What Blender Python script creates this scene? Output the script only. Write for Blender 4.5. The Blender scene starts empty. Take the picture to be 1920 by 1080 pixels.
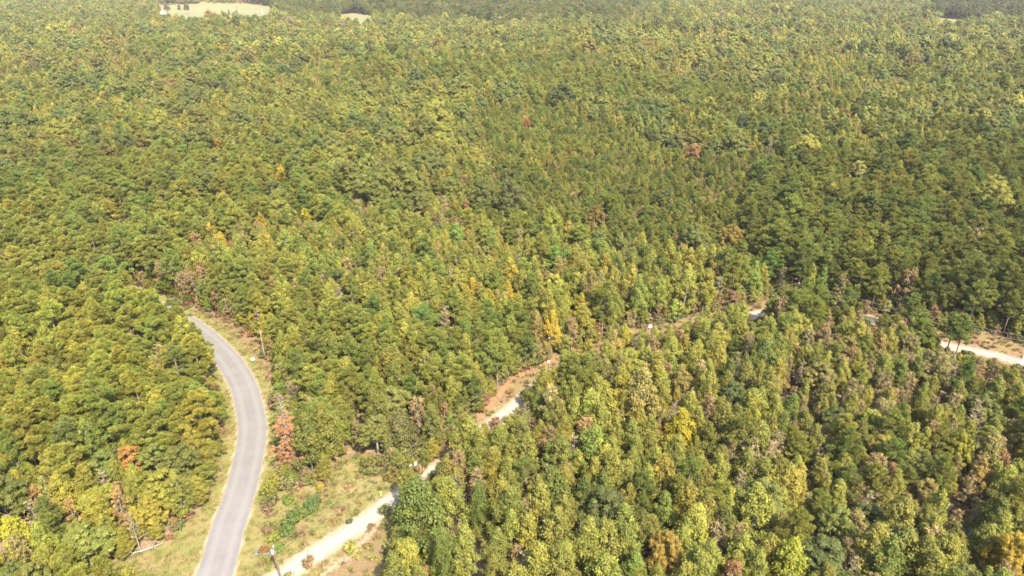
import bpy, math, random
import numpy as np
from mathutils import Vector

rad = math.radians
scene = bpy.context.scene
COL = scene.collection
random.seed(7)
RNG = np.random.default_rng(11)

# ------------------------------------------------------------------ camera, sky, sun, exposure
CAM_H, PITCH, FOC = 90.0, rad(26.0), 1280.0 / 1920.0
cam_d = bpy.data.cameras.new('camera')
cam_d.sensor_width = 36.0
cam_d.lens = 24.0
cam_d.clip_start = 1.0
cam_d.clip_end = 20000.0
cam = bpy.data.objects.new('camera', cam_d)
cam.location = (0, 0, CAM_H)
cam.rotation_euler = (rad(90.0) - PITCH, 0, 0)
COL.objects.link(cam)
scene.camera = cam

SUN_AZ, SUN_EL = rad(150.0), rad(52.0)
world = bpy.data.worlds.new('World')
scene.world = world
world.use_nodes = True
wn = world.node_tree
wn.nodes.clear()
sky_n = wn.nodes.new('ShaderNodeTexSky')
sky_n.sky_type = 'NISHITA'
sky_n.sun_disc = False
sky_n.sun_elevation = SUN_EL
sky_n.sun_rotation = SUN_AZ
sky_n.air_density = 1.0
sky_n.dust_density = 2.0
bg_n = wn.nodes.new('ShaderNodeBackground')
bg_n.inputs['Strength'].default_value = 0.15
wo = wn.nodes.new('ShaderNodeOutputWorld')
wn.links.new(sky_n.outputs[0], bg_n.inputs['Color'])
wn.links.new(bg_n.outputs[0], wo.inputs['Surface'])

sun_d = bpy.data.lights.new('sun', 'SUN')
sun_d.energy = 3.8
sun_d.angle = rad(0.6)
sun_d.color = (1.0, 0.92, 0.78)
sun = bpy.data.objects.new('sun', sun_d)
to_sun = Vector((math.sin(SUN_AZ) * math.cos(SUN_EL), math.cos(SUN_AZ) * math.cos(SUN_EL), math.sin(SUN_EL)))
sun.rotation_euler = to_sun.to_track_quat('Z', 'Y').to_euler()
sun.location = to_sun * 300
COL.objects.link(sun)

vs = scene.view_settings
vs.view_transform = 'Standard'
vs.look = 'None'
vs.gamma = 1.0
vs.use_curve_mapping = False
vs.exposure = 2.48
cy = scene.cycles
cy.use_denoising = True
cy.max_bounces = 7
cy.diffuse_bounces = 5
cy.glossy_bounces = 1
cy.transmission_bounces = 5
cy.volume_bounces = 0
cy.transparent_max_bounces = 4
cy.caustics_reflective = False
cy.caustics_refractive = False

# ------------------------------------------------------------------ small helpers
def project(x, y, z):
    """Where a place of the world shows in a 1920 x 1080 picture (used only to decide which trees are near and how to word labels)."""
    zc = y * math.cos(PITCH) - (z - CAM_H) * math.sin(PITCH)
    vv = -((z - CAM_H) * math.cos(PITCH) + y * math.sin(PITCH))
    return 960 + 1280 * x / zc, 540 + 1280 * vv / zc, 1280 / zc


def in_poly(poly, x, y):
    x = np.asarray(x, float)
    y = np.asarray(y, float)
    inside = np.zeros(x.shape, bool)
    n = len(poly)
    for i in range(n):
        x0, y0 = poly[i]
        x1, y1 = poly[(i + 1) % n]
        c = ((y0 > y) != (y1 > y))
        if y1 != y0:
            xi = (x1 - x0) * (y - y0) / (y1 - y0) + x0
            inside ^= c & (x < xi)
    return inside


def dist_line(pts, x, y, closed=False):
    x = np.asarray(x, float)
    y = np.asarray(y, float)
    d = np.full(x.shape, 1e9)
    n = len(pts)
    for i in range(n if closed else n - 1):
        x0, y0 = pts[i]
        x1, y1 = pts[(i + 1) % n]
        ex, ey = x1 - x0, y1 - y0
        L2 = ex * ex + ey * ey + 1e-9
        t = np.clip(((x - x0) * ex + (y - y0) * ey) / L2, 0, 1)
        d = np.minimum(d, np.hypot(x - (x0 + t * ex), y - (y0 + t * ey)))
    return d


def sdist(poly, x, y):
    """Signed distance, positive inside."""
    d = dist_line(poly, x, y, True)
    return np.where(in_poly(poly, x, y), d, -d)


def smooth(pts, step):
    """Catmull-Rom through the points, resampled at about step metres."""
    P = [np.array(p, float) for p in pts]
    P = [2 * P[0] - P[1]] + P + [2 * P[-1] - P[-2]]
    out = []
    for i in range(1, len(P) - 2):
        a, b, c, d = P[i - 1:i + 3]
        n = max(2, int(np.linalg.norm(c - b) / step))
        for k in range(n):
            t = k / n
            out.append(0.5 * (2 * b + (c - a) * t + (2 * a - 5 * b + 4 * c - d) * t * t + (3 * b - a - 3 * c + d) * t ** 3))
    out.append(P[-2])
    return np.array(out)


def sstep(a, b, x):
    t = np.clip((np.asarray(x, float) - a) / (b - a), 0, 1)
    return t * t * (3 - 2 * t)


_ph = np.random.default_rng(3)
_W = [(_ph.uniform(0, 6.28), _ph.uniform(0, 6.28), _ph.uniform(.7, 1.4)) for _ in range(10)]


def wave(x, y, scale, k=0):
    """Smooth noise about -1..1 with features of about scale metres."""
    x = np.asarray(x, float)
    y = np.asarray(y, float)
    s = 0
    for i in range(5):
        a, p, f = _W[(i + k) % 10]
        a = a + k * 1.3
        s = s + np.sin((x * math.cos(a) + y * math.sin(a)) * 6.283 / scale * f + p + k) * np.cos((x * math.sin(a + 1) - y * math.cos(a + 1)) * 4.1 / scale * f + 2 * p)
    return s / 2.2


# ------------------------------------------------------------------ the lie of the land (metres on the ground)
ROAD = [(-46.5, 20.0), (-46.8, 50.0), (-47.7, 71.6), (-48, 78.6), (-49.5, 88.1), (-51.2, 101), (-54, 113.8), (-56.2, 120.1), (-61.6, 131.2), (-66.3, 138.6), (-71.2, 145.2), (-80.4, 155.2), (-89.6, 163.6), (-99.5, 170.8), (-112.4, 178.5), (-128.1, 181.3), (-152.8, 182.7)]
TRACK = [(-43.7, 73.5), (-40.2, 75.5), (-36.5, 79.1), (-32.3, 83.9), (-27.1, 89.3), (-22.8, 94.5), (-19.2, 98.8), (-16.4, 102), (-12.2, 106.8), (-7.9, 113.1), (-0.6, 122.6), (4.9, 130.6), (10.1, 136.8), (25.3, 145.7), (38.7, 152.7), (53, 160), (68.3, 167.6), (78.7, 171.7), (88, 172.1), (94.3, 169.2), (97.7, 165.4), (101.2, 162.1), (104.5, 157.2), (111.4, 150.8), (116.2, 148.5), (121.3, 145.9), (125.4, 142.2), (136.6, 134.5), (153, 125)]
ROAD_S = smooth(ROAD, 1.0)
TRACK_S = smooth(TRACK, 0.6)
ROAD_HALF = 2.95
LAWN = [(-67.3, 71.6), (-66.8, 78.1), (-65.1, 81.8), (-61.1, 84.1), (-58.4, 88.2), (-56.7, 92), (-56.9, 98.8), (-56.7, 105.5), (-43, 71.6)]
VERGE = [(-59.9, 125), (-52.2, 125), (-55.9, 137.9), (-62, 150.3), (-76.3, 165.1), (-88.9, 170.8), (-91.3, 167.6)]
CLEAR_A = [(-44.3, 99.5), (-40.7, 101), (-36.6, 101), (-34.9, 105.9), (-33.8, 108.7), (-27.9, 109.1), (-23.4, 104.3), (-19.9, 101.7), (-18.4, 97.4), (-32.1, 82.9), (-39.6, 73.5), (-43.7, 73.5), (-45.7, 88.8)]
CLEAR_B = [(-39.4, 70.7), (-36, 78.1), (-21.5, 94.2), (-19, 88.8), (-18.7, 81.8), (-17.5, 70.7)]
ROW = [(-20.9, 101), (-17.2, 109.6), (-9.4, 124), (-6.7, 130.2), (0, 141.5), (9.4, 147.7), (16.5, 151.6), (32, 163), (50.9, 169.2), (68.4, 177.4), (78.2, 183.4), (81.3, 178.8), (90.7, 178.8), (85.9, 167), (68.2, 162.7), (51.7, 155.2), (37.6, 147.2), (24.6, 140.3), (12.3, 131.7), (6, 126.6), (1.1, 119.2), (-5.9, 109.6), (-11.4, 104), (-15.6, 99.5), (-18.5, 96)]
ROW_B = [(95.3, 171.4), (101.4, 168.5), (108.3, 164.5), (116.6, 158.6), (126.2, 158), (133.7, 152.4), (147.4, 140.3), (133.6, 123), (122.3, 137.5), (113.3, 143.7), (102, 152.4), (93, 163)]
SPOT = [(-122.9, 183.4), (-111, 185.3), (-103.5, 176.8), (-109.5, 172.7), (-117, 175.4)]
FIELD_A = [(-515.1, 1067.6), (-697.7, 1452.5), (-672.6, 1501.1), (-646.8, 1544.2), (-565.6, 1535.4), (-472.5, 1468.4), (-335.5, 1018), (-364.7, 994.8), (-402.6, 1018), (-419.9, 987.2), (-469.3, 1034)]
FIELD_B = [(-242.4, 1002.4), (-282.8, 1214.8), (-265.4, 1237.4), (-224.1, 1192.9), (-188.3, 987.2)]
FIELD_C = [(595, 1018), (678.9, 1161.6), (683.7, 1122.1), (662.2, 1059), (614.3, 1010.1)]
BELOW = [(-48.6, 75.5), (-20.1, 75.5), (0.0, 20.0), (-70.0, 20.0)]
CLEARINGS = [BELOW, LAWN, VERGE, CLEAR_A, CLEAR_B, ROW, ROW_B, SPOT, FIELD_A, FIELD_B, FIELD_C]


def ground_z(x, y):
    x = np.asarray(x, float)
    y = np.asarray(y, float)
    far = sstep(300, 700, y)
    z = far * (6.5 * wave(x, y, 330, 1) + 3.0 * wave(x, y, 150, 4))
    z = z + sstep(1500, 4500, y) * (25 + 30 * wave(x, y, 1700, 2))
    # fields lie on gentle swells
    for P, h in ((FIELD_A, 1.5), (FIELD_B, 1.0)):
        cx, cy_ = np.mean([p[0] for p in P]), np.mean([p[1] for p in P])
        z = z * (1 - np.exp(-(((x - cx) / 170) ** 2 + ((y - cy_) / 170) ** 2))) + h * np.exp(-(((x - cx) / 110) ** 2 + ((y - cy_) / 110) ** 2))
    return z


# ------------------------------------------------------------------ material helpers
def new_mat(name):
    m = bpy.data.materials.new(name)
    m.use_nodes = True
    m.node_tree.nodes.clear()
    return m, m.node_tree.nodes, m.node_tree.links


def mix_rgb(N, L, fac, a, b, mode='MIX'):
    n = N.new('ShaderNodeMix')
    n.data_type = 'RGBA'
    n.blend_type = mode
    for s, v in ((n.inputs[0], fac), (n.inputs[6], a), (n.inputs[7], b)):
        if hasattr(v, 'is_linked'):
            L.new(v, s)
        elif isinstance(v, (tuple, list)):
            s.default_value = (*v[:3], 1)
        else:
            s.default_value = v
    return n.outputs[2]


def math_n(N, L, op, a, b=None, c=None, clamp=False):
    n = N.new('ShaderNodeMath')
    n.operation = op
    n.use_clamp = clamp
    for s, v in zip(n.inputs, (a, b, c)):
        if v is None:
            continue
        if hasattr(v, 'is_linked'):
            L.new(v, s)
        else:
            s.default_value = v
    return n.outputs[0]


def noise_n(N, L, scale, detail=4.0, rough=0.55, vec=None, dist=0.0):
    n = N.new('ShaderNodeTexNoise')
    n.inputs['Scale'].default_value = scale
    n.inputs['Detail'].default_value = detail
    n.inputs['Roughness'].default_value = rough
    n.inputs['Distortion'].default_value = dist
    if vec is not None:
        L.new(vec, n.inputs['Vector'])
    return n.outputs['Fac']


def ramp01(N, L, v, a, b):
    n = N.new('ShaderNodeMapRange')
    n.interpolation_type = 'SMOOTHSTEP'
    L.new(v, n.inputs['Value'])
    n.inputs['From Min'].default_value = a
    n.inputs['From Max'].default_value = b
    return n.outputs['Result']


def leaf_material(name, rough=0.6, transl=0.42, gloss=0.012, autumn=0.28):
    """Foliage: the tree's own tint, each leaf a little lighter, darker or further turned than its neighbours."""
    m, N, L = new_mat(name)
    at = N.new('ShaderNodeAttribute')
    at.attribute_type = 'INSTANCER'
    at.attribute_name = 'tint'
    lv = N.new('ShaderNodeAttribute')
    lv.attribute_name = 'lv'
    lc = N.new('ShaderNodeAttribute')
    lc.attribute_name = 'lc'
    val = math_n(N, L, 'MULTIPLY_ADD', lv.outputs['Fac'], 0.36, 0.82)
    val2 = math_n(N, L, 'MULTIPLY_ADD', lc.outputs['Fac'], 0.36, 0.84)
    val = math_n(N, L, 'MULTIPLY', val, val2)
    sc = N.new('ShaderNodeVectorMath')
    sc.operation = 'SCALE'
    L.new(at.outputs['Color'], sc.inputs[0])
    L.new(val, sc.inputs['Scale'])
    turned = N.new('ShaderNodeVectorMath')
    turned.operation = 'MULTIPLY'
    L.new(sc.outputs[0], turned.inputs[0])
    turned.inputs[1].default_value = (1.75, 1.18, 0.75)
    s = math_n(N, L, 'ADD', math_n(N, L, 'MULTIPLY', lv.outputs['Fac'], 0.45), math_n(N, L, 'MULTIPLY', lc.outputs['Fac'], 0.55))
    fac = math_n(N, L, 'MULTIPLY', ramp01(N, L, s, 0.62, 0.85), autumn)
    col = mix_rgb(N, L, fac, sc.outputs[0], turned.outputs[0])
    d = N.new('ShaderNodeBsdfDiffuse')
    L.new(col, d.inputs['Color'])
    t = N.new('ShaderNodeBsdfTranslucent')
    tc = mix_rgb(N, L, 1.0, col, (1.25, 1.2, 0.6), 'MULTIPLY')
    L.new(tc, t.inputs['Color'])
    mx = N.new('ShaderNodeMixShader')
    mx.inputs[0].default_value = transl
    L.new(d.outputs[0], mx.inputs[1])
    L.new(t.outputs[0], mx.inputs[2])
    g = N.new('ShaderNodeBsdfGlossy')
    g.inputs['Roughness'].default_value = rough
    g.inputs['Color'].default_value = (1, 1, 1, 1)
    m2 = N.new('ShaderNodeMixShader')
    m2.inputs[0].default_value = gloss
    L.new(mx.outputs[0], m2.inputs[1])
    L.new(g.outputs[0], m2.inputs[2])
    o = N.new('ShaderNodeOutputMaterial')
    L.new(m2.outputs[0], o.inputs['Surface'])
    return m


def plain(name, c1, c2, scale=3.0, rough=0.8, bump=0.0, stretch=None, metal=0.0):
    m, N, L = new_mat(name)
    tc = N.new('ShaderNodeTexCoord')
    vec = tc.outputs['Object']
    if stretch:
        mp = N.new('ShaderNodeMapping')
        mp.inputs['Scale'].default_value = stretch
        L.new(vec, mp.inputs['Vector'])
        vec = mp.outputs['Vector']
    n = noise_n(N, L, scale, 5, 0.6, vec)
    col = mix_rgb(N, L, ramp01(N, L, n, 0.35, 0.65), c1, c2)
    p = N.new('ShaderNodeBsdfPrincipled')
    p.inputs['Roughness'].default_value = rough
    p.inputs['Metallic'].default_value = metal
    p.inputs['Specular IOR Level'].default_value = 0.25
    L.new(col, p.inputs['Base Color'])
    if bump:
        b = N.new('ShaderNodeBump')
        b.inputs['Strength'].default_value = bump
        L.new(n, b.inputs['Height'])
        L.new(b.outputs[0], p.inputs['Normal'])
    o = N.new('ShaderNodeOutputMaterial')
    L.new(p.outputs[0], o.inputs['Surface'])
    return m


M_LEAF = leaf_material('broad_leaves')
M_OAK = leaf_material('oak_leaves', autumn=0.08)
M_NEEDLE = leaf_material('pine_needles', rough=0.5, transl=0.34, gloss=0.012, autumn=0.08)
M_DRY = leaf_material('dry_needles', transl=0.2, gloss=0.01, autumn=0.4)
M_WEED = leaf_material('weed_leaves', transl=0.3, gloss=0.01, autumn=0.35)
M_BARK_GREY = plain('pale_grey_bark', (0.210, 0.185, 0.147), (0.126, 0.108, 0.084), 2.5, 0.9, 0.3, (1, 1, .3))
M_BARK_PINE = plain('brown_pine_bark', (0.10, 0.065, 0.042), (0.17, 0.125, 0.092), 2.5, 0.95, 0.4, (1, 1, .35))
M_BARK_OAK = plain('dark_oak_bark', (0.13, 0.11, 0.085), (0.21, 0.18, 0.14), 2.5, 0.95, 0.4, (1, 1, .35))
M_GREYBARK = plain('dull_grey_dead_bark', (.15, .125, .105), (.10, .082, .066), 3, .9, .2, (1, 1, .3))
M_BLEACHED = plain('bleached_dead_wood', (0.30, 0.27, 0.235), (0.21, 0.185, 0.155), 3, 0.9, 0.2, (1, 1, .3))


# ------------------------------------------------------------------ mesh helpers
class MB:
    """Collects vertices and faces for one mesh object."""

    def __init__(self):
        self.v, self.f = [], []

    def box(self, x0, x1, y0, y1, z0, z1):
        b = len(self.v)
        self.v += [(x, y, z) for z in (z0, z1) for (x, y) in ((x0, y0), (x1, y0), (x1, y1), (x0, y1))]
        self.f += [(b, b + 3, b + 2, b + 1), (b + 4, b + 5, b + 6, b + 7)] + [(b + i, b + (i + 1) % 4, b + 4 + (i + 1) % 4, b + 4 + i) for i in range(4)]
        return self

    def tube(self, pts, radii, n=6, cap=True):
        pts = [Vector(p) for p in pts]
        b = len(self.v)
        for i, p in enumerate(pts):
            t = (pts[min(i + 1, len(pts) - 1)] - pts[max(i - 1, 0)]).normalized()
            a = t.cross(Vector((0.31, 0.87, 0.22)))
            if a.length < 0.05:
                a = t.cross(Vector((1, 0, 0)))
            a.normalize()
            c = t.cross(a)
            for k in range(n):
                an = 2 * math.pi * k / n
                self.v.append(tuple(p + (a * math.cos(an) + c * math.sin(an)) * radii[i]))
        for i in range(len(pts) - 1):
            for k in range(n):
                self.f.append((b + i * n + k, b + i * n + (k + 1) % n, b + (i + 1) * n + (k + 1) % n, b + (i + 1) * n + k))
        if cap:
            self.f.append(tuple(b + k for k in range(n))[::-1])
            self.f.append(tuple(b + (len(pts) - 1) * n + k for k in range(n)))
        return self

    def mesh(self, name, mat):
        me = bpy.data.meshes.new(name)
        me.from_pydata(self.v, [], self.f)
        me.materials.append(mat)
        me.update()
        return me

    def build(self, name, mat, parent=None, loc=None):
        o = bpy.data.objects.new(name, self.mesh(name, mat))
        COL.objects.link(o)
        if parent is not None:
            o.parent = parent
        if loc is not None:
            o.location = loc
        return o


def nrm(a):
    return a / (np.linalg.norm(a, axis=-1, keepdims=True) + 1e-9)


class Leaves:
    """Many small bent leaf-sized quads."""

    def __init__(self, seed):
        self.r = np.random.default_rng(seed)
        self.p, self.n, self.b, self.w, self.l, self.lv, self.lc = [], [], [], [], [], [], []

    def add(self, pos, nor, axis, w, l, lc):
        k = len(pos)
        self.p.append(pos)
        self.n.append(nor)
        self.b.append(axis)
        self.w.append(np.broadcast_to(w, (k,)) * self.r.uniform(.7, 1.3, k))
        self.l.append(np.broadcast_to(l, (k,)) * self.r.uniform(.7, 1.3, k))
        self.lv.append(self.r.random(k))
        self.lc.append(np.broadcast_to(lc, (k,)))

    def clump(self, c, rx, rz, n, size, up=.55, out=.7, rnd=.55, shell=.55, top=False):
        r = self.r
        d = nrm(r.normal(size=(n, 3)))
        if top:
            flip = (d[:, 2] < -0.15) & (r.random(n) < .75)
            d[flip, 2] *= -1
        rr = (shell + (1 - shell) * r.random(n)) * (1 + .18 * r.normal(size=n))
        pos = np.array(c) + d * rr[:, None] * np.array([rx, rx, rz])
        nor = nrm(out * d + np.array([0, 0, up]) + rnd * r.normal(size=(n, 3)))
        ax = nrm(np.cross(nor, r.normal(size=(n, 3))))
        self.add(pos, nor, ax, size * .5, size * .62, r.random())

    def puff(self, c, rx, rz, n, w, l):
        """A tuft of needles: long thin blades that radiate out and up."""
        r = self.r
        d = nrm(r.normal(size=(n, 3)) + np.array([0, 0, .35]))
        rr = .35 + .5 * r.random(n)
        pos = np.array(c) + d * rr[:, None] * np.array([rx, rx, rz])
        ax = nrm(d + .35 * r.normal(size=(n, 3)) + np.array([0, 0, .2]))
        nor = nrm(np.cross(ax, r.normal(size=(n, 3))))
        nor[nor[:, 2] < 0] *= -1
        self.add(pos, nor, ax, w, l, r.random())

    def arrays(self, keep=1.0):
        p, n, b = (np.concatenate(a) for a in (self.p, self.n, self.b))
        w, l, lv, lc = (np.concatenate(a) for a in (self.w, self.l, self.lv, self.lc))
        if keep < 1:
            idx = np.random.default_rng(5).random(len(p)) < keep
            p, n, b, w, l, lv, lc = (a[idx] for a in (p, n, b, w, l, lv, lc))
            w = w * keep ** -.5
            l = l * keep ** -.5
        return p, n, b, w, l, lv, lc

    def mesh(self, name, mat, keep=1.0, extra=None, extra_mat=None):
        p, n, b, w, l, lv, lc = self.arrays(keep)
        t = nrm(np.cross(n, b))
        k = len(p)
        V = np.empty((k, 4, 3))
        V[:, 0] = p - b * l[:, None]
        V[:, 1] = p + t * w[:, None] - n * (w * .35)[:, None]
        V[:, 2] = p + b * l[:, None]
        V[:, 3] = p - t * w[:, None] - n * (w * .35)[:, None]
        V = V.reshape(-1, 3)
        nv, nf = 4 * k, 2 * k
        base = (np.arange(k) * 4)[:, None]
        tri = np.concatenate([base + np.array([[0, 1, 2]]), base + np.array([[0, 2, 3]])], axis=1).reshape(-1, 3)
        mid = np.zeros(2 * k, np.int32)
        alv, alc = np.repeat(lv, 4), np.repeat(lc, 4)
        if extra is not None and extra.v:
            ev = np.array(extra.v)
            et = []
            for f in extra.f:
                for i in range(1, len(f) - 1):
                    et.append((f[0], f[i], f[i + 1]))
            et = np.array(et) + nv
            V = np.concatenate([V, ev])
            tri = np.concatenate([tri, et])
            mid = np.concatenate([mid, np.ones(len(et), np.int32)])
            alv = np.concatenate([alv, np.zeros(len(ev))])
            alc = np.concatenate([alc, np.zeros(len(ev))])
        me = bpy.data.meshes.new(name)
        me.vertices.add(len(V))
        me.vertices.foreach_set('co', V.astype(np.float32).ravel())
        me.loops.add(len(tri) * 3)
        me.loops.foreach_set('vertex_index', tri.astype(np.int32).ravel())
        me.polygons.add(len(tri))
        me.polygons.foreach_set('loop_start', (np.arange(len(tri)) * 3).astype(np.int32))
        me.materials.append(mat)
        if extra_mat:
            me.materials.append(extra_mat)
            me.polygons.foreach_set('material_index', mid)
        me.update(calc_edges=True)
        for nm, a in (('lv', alv), ('lc', alc)):
            at = me.attributes.new(nm, 'FLOAT', 'POINT')
            at.data.foreach_set('value', a.astype(np.float32))
        return me


def limb(mb, a, b, r0, r1, r, n=5, sag=.25):
    a, b = Vector(a), Vector(b)
    m = (a + b) / 2 + Vector((r.normal() * .12, r.normal() * .12, -sag * (b - a).length * .3))
    mb.tube([a, m, b], [r0, (r0 + r1) / 2, r1], n)


# ------------------------------------------------------------------ tree shapes (unit: metres, typical height given)
def shape_poplar(seed, H=11.5, R=2.75, thin=1.0):
    r = np.random.default_rng(seed)
    lf, tr = Leaves(seed + 100), MB()
    base = H * r.uniform(.16, .30)
    lean = r.normal(size=2) * .25
    peak = r.uniform(.16, .34)
    blunt = r.uniform(.42, .85)
    tr.tube([(0, 0, -.3), (lean[0] * .3, lean[1] * .3, H * .35), (lean[0] * .7, lean[1] * .7, H * .7), (lean[0], lean[1], H * .99)], [.15, .12, .07, .012], 6)
    n = int(r.integers(70, 90))
    side = r.uniform(0, 6.28)
    for i in range(n):
        t = (i + r.random()) / n
        prof = R * min(1, (t / peak) ** .55) * ((1 - t) / (1 - peak)) ** blunt if t > peak else R * (t / peak + .12) ** .55
        prof = min(prof, R * 1.05)
        an = i * 2.4 + r.normal() * .6
        bulge = 1 + .2 * math.cos(an - side) + .18 * r.normal()
        rr = prof * r.uniform(.35, .92) * bulge if t < .95 else .05
        z = base + (H - base) * t * .985
        tx, ty = lean * (z / H)
        c = (tx + math.cos(an) * rr, ty + math.sin(an) * rr, z)
        cr = r.uniform(.38, .82) * (1.0 if t < .75 else .75)
        lf.clump(c, cr * 1.12, cr * r.uniform(.9, 1.5), int(125 * thin * cr / .55), .19, up=.5, out=.6, rnd=.5, shell=.15)
        if i % 2 == 0 and t < .85:
            limb(tr, (tx * .9, ty * .9, z - .4 - .4 * rr), c, .04, .01, r, 4, -.1)
    return lf, tr


def shape_gum(seed, H=9.0, R=1.7):
    """A thinning, half-bare young tree with its stems showing."""
    r = np.random.default_rng(seed)
    lf, tr = Leaves(seed + 100), MB()
    base = H * .22
    tr.tube([(0, 0, -.3), (.06, .04, H * .4), (r.normal() * .2, r.normal() * .2, H)], [.11, .08, .015], 6)
    n = int(r.integers(38, 50))
    for i in range(n):
        t = (i + r.random()) / n
        prof = R * (1 - .75 * abs(t - .35) ** 1.1 * 1.4)
        an = i * 2.4 + r.normal() * .5
        rr = max(.1, prof) * r.uniform(.4, 1.0)
        z = base + (H - base) * t
        c = (math.cos(an) * rr, math.sin(an) * rr, z)
        cr = r.uniform(.34, .62)
        lf.clump(c, cr, cr, int(74 * cr / .5), .18, up=.45, out=.6, rnd=.5, shell=.2)
        limb(tr, (0, 0, z - .4 - .45 * rr), c, .035, .008, r, 4, -.2)
    return lf, tr


def shape_oak(seed, H=15.0, R=5.6):
    r = np.random.default_rng(seed)
    lf, tr = Leaves(seed + 100), MB()
    base = H * .26
    tr.tube([(0, 0, -.4), (.1, .1, H * .2), (.2, -.1, H * .45), (.1, .1, H * .75)], [.42, .32, .24, .08], 8)
    ch = H - base
    # a few big lobes, each covered with cauliflower clumps
    lobes = [((r.normal() * .5, r.normal() * .5, H - R * .55), R * .56)]
    m = int(r.integers(7, 10))
    for k in range(m):
        an = 6.283 * k / m + r.normal() * .3
        low = k % 2
        rr = R * (r.uniform(.56, .68) if low else r.uniform(.36, .52))
        lobes.append(((math.cos(an) * rr, math.sin(an) * rr, base + ch * (r.uniform(.22, .38) if low else r.uniform(.48, .66))), R * r.uniform(.34, .46)))
    for (c, lr) in lobes:
        limb(tr, (.1, 0, base * r.uniform(.85, 1.3)), c, .16, .05, r, 5)
        nc = int(17 * (lr / 2.2) ** 1.5) + 6
        for i in range(nc):
            d = nrm(r.normal(size=3) + np.array([c[0] / R * .6, c[1] / R * .6, .25]))
            cc = np.array(c) + d * lr * r.uniform(.65, 1.04)
            cr = r.uniform(.5, 1.1)
            lf.clump(cc, cr, cr * .85, int(200 * cr ** 1.6), .24, up=.5, out=.8, rnd=.36, shell=.4, top=True)
    return lf, tr


def shape_pine(seed, H=13.5, R=2.7, full=1.0):
    r = np.random.default_rng(seed)
    lf, tr = Leaves(seed + 100), MB()
    base = H * r.uniform(.26, .44)
    lean = r.normal(size=2) * .3
    tr.tube([(0, 0, -.3), (lean[0] * .2, lean[1] * .2, H * .4), (lean[0] * .6, lean[1] * .6, H * .75), (lean[0], lean[1], H * .98)], [.19, .15, .10, .03], 7)
    nw = int(r.integers(8, 11))
    for i in range(nw):
        t = (i + r.uniform(.1, .9)) / nw
        z = base + (H - base) * t * .98
        reach = R * (1 - t ** 1.7) ** .75 * (.72 + .5 * r.random()) * (.65 + .35 * min(1, t * 4)) + .25
        nb = 3 + int(r.random() * 3 * (1 - t * .5))
        for k in range(nb):
            an = 6.283 * k / nb + i * 1.1 + r.normal() * .35
            L = reach * r.uniform(.7, 1.15)
            tip = np.array([lean[0] * t + math.cos(an) * L, lean[1] * t + math.sin(an) * L, z + L * r.uniform(.05, .32)])
            limb(tr, (lean[0] * t, lean[1] * t, z - .1), tip, .045, .015, r, 4, .3)
            for q in range(3 if L > 1.2 else 2):
                f = 1 - q * .33
                c = np.array([lean[0] * t, lean[1] * t, z]) * (1 - f) + tip * f + r.normal(size=3) * np.array([.28, .28, .12])
                cr = r.uniform(.5, .85) * (.8 + .2 * f)
                lf.puff(c, cr, cr * .62, int(165 * full * cr / .65), .036, .22)
    for q in range(3):
        lf.puff((lean[0] + r.normal() * .25, lean[1] + r.normal() * .25, H - q * .5), .55, .6, 140, .036, .22)
    return lf, tr


def shape_cedar(seed, H=5.0, R=1.5):
    r = np.random.default_rng(seed)
    lf, tr = Leaves(seed + 100), MB()
    tr.tube([(0, 0, -.2), (0, 0, H * .5), (0, 0, H * .95)], [.12, .08, .02], 6)
    n = 84
    for i in range(n):
        t = (i + r.random()) / n
        an = i * 2.4 + r.normal() * .4
        rr = R * (1 - t) ** .7 * r.uniform(.4, 1.05) * min(1, .55 + t * 4)
        c = (math.cos(an) * rr, math.sin(an) * rr, .35 + (H - .4) * t)
        cr = r.uniform(.32, .5) * (R / 1.5)
        cr *= r.uniform(.75, 1.25)
        lf.clump(c, cr, cr * .95, int(40 * (R / 1.5) ** 1.1), .17 * (R / 1.5) ** .3, up=.5, out=.75, rnd=.45, shell=.3)
    return lf, tr


def shape_bush(seed, H=1.8, R=1.1, size=.24, dens=1.0):
    r = np.random.default_rng(seed)
    lf, tr = Leaves(seed + 100), MB()
    for i in range(int(9 * dens)):
        an, rr = r.uniform(0, 6.28), R * math.sqrt(r.random()) * .8
        z = H * r.uniform(.3, .85) * (1 - .35 * rr / R)
        cr = r.uniform(.3, .5) * (R / 1.1) ** .5
        lf.clump((math.cos(an) * rr, math.sin(an) * rr, z), cr, cr * .9, int(34 * dens), size, up=.5, out=.6, rnd=.6, shell=.2)
        if i < 6:
            tr.tube([(math.cos(an) * rr * .15, math.sin(an) * rr * .15, -.1), (math.cos(an) * rr, math.sin(an) * rr, z)], [.03, .012], 4)
    return lf, tr


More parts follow.
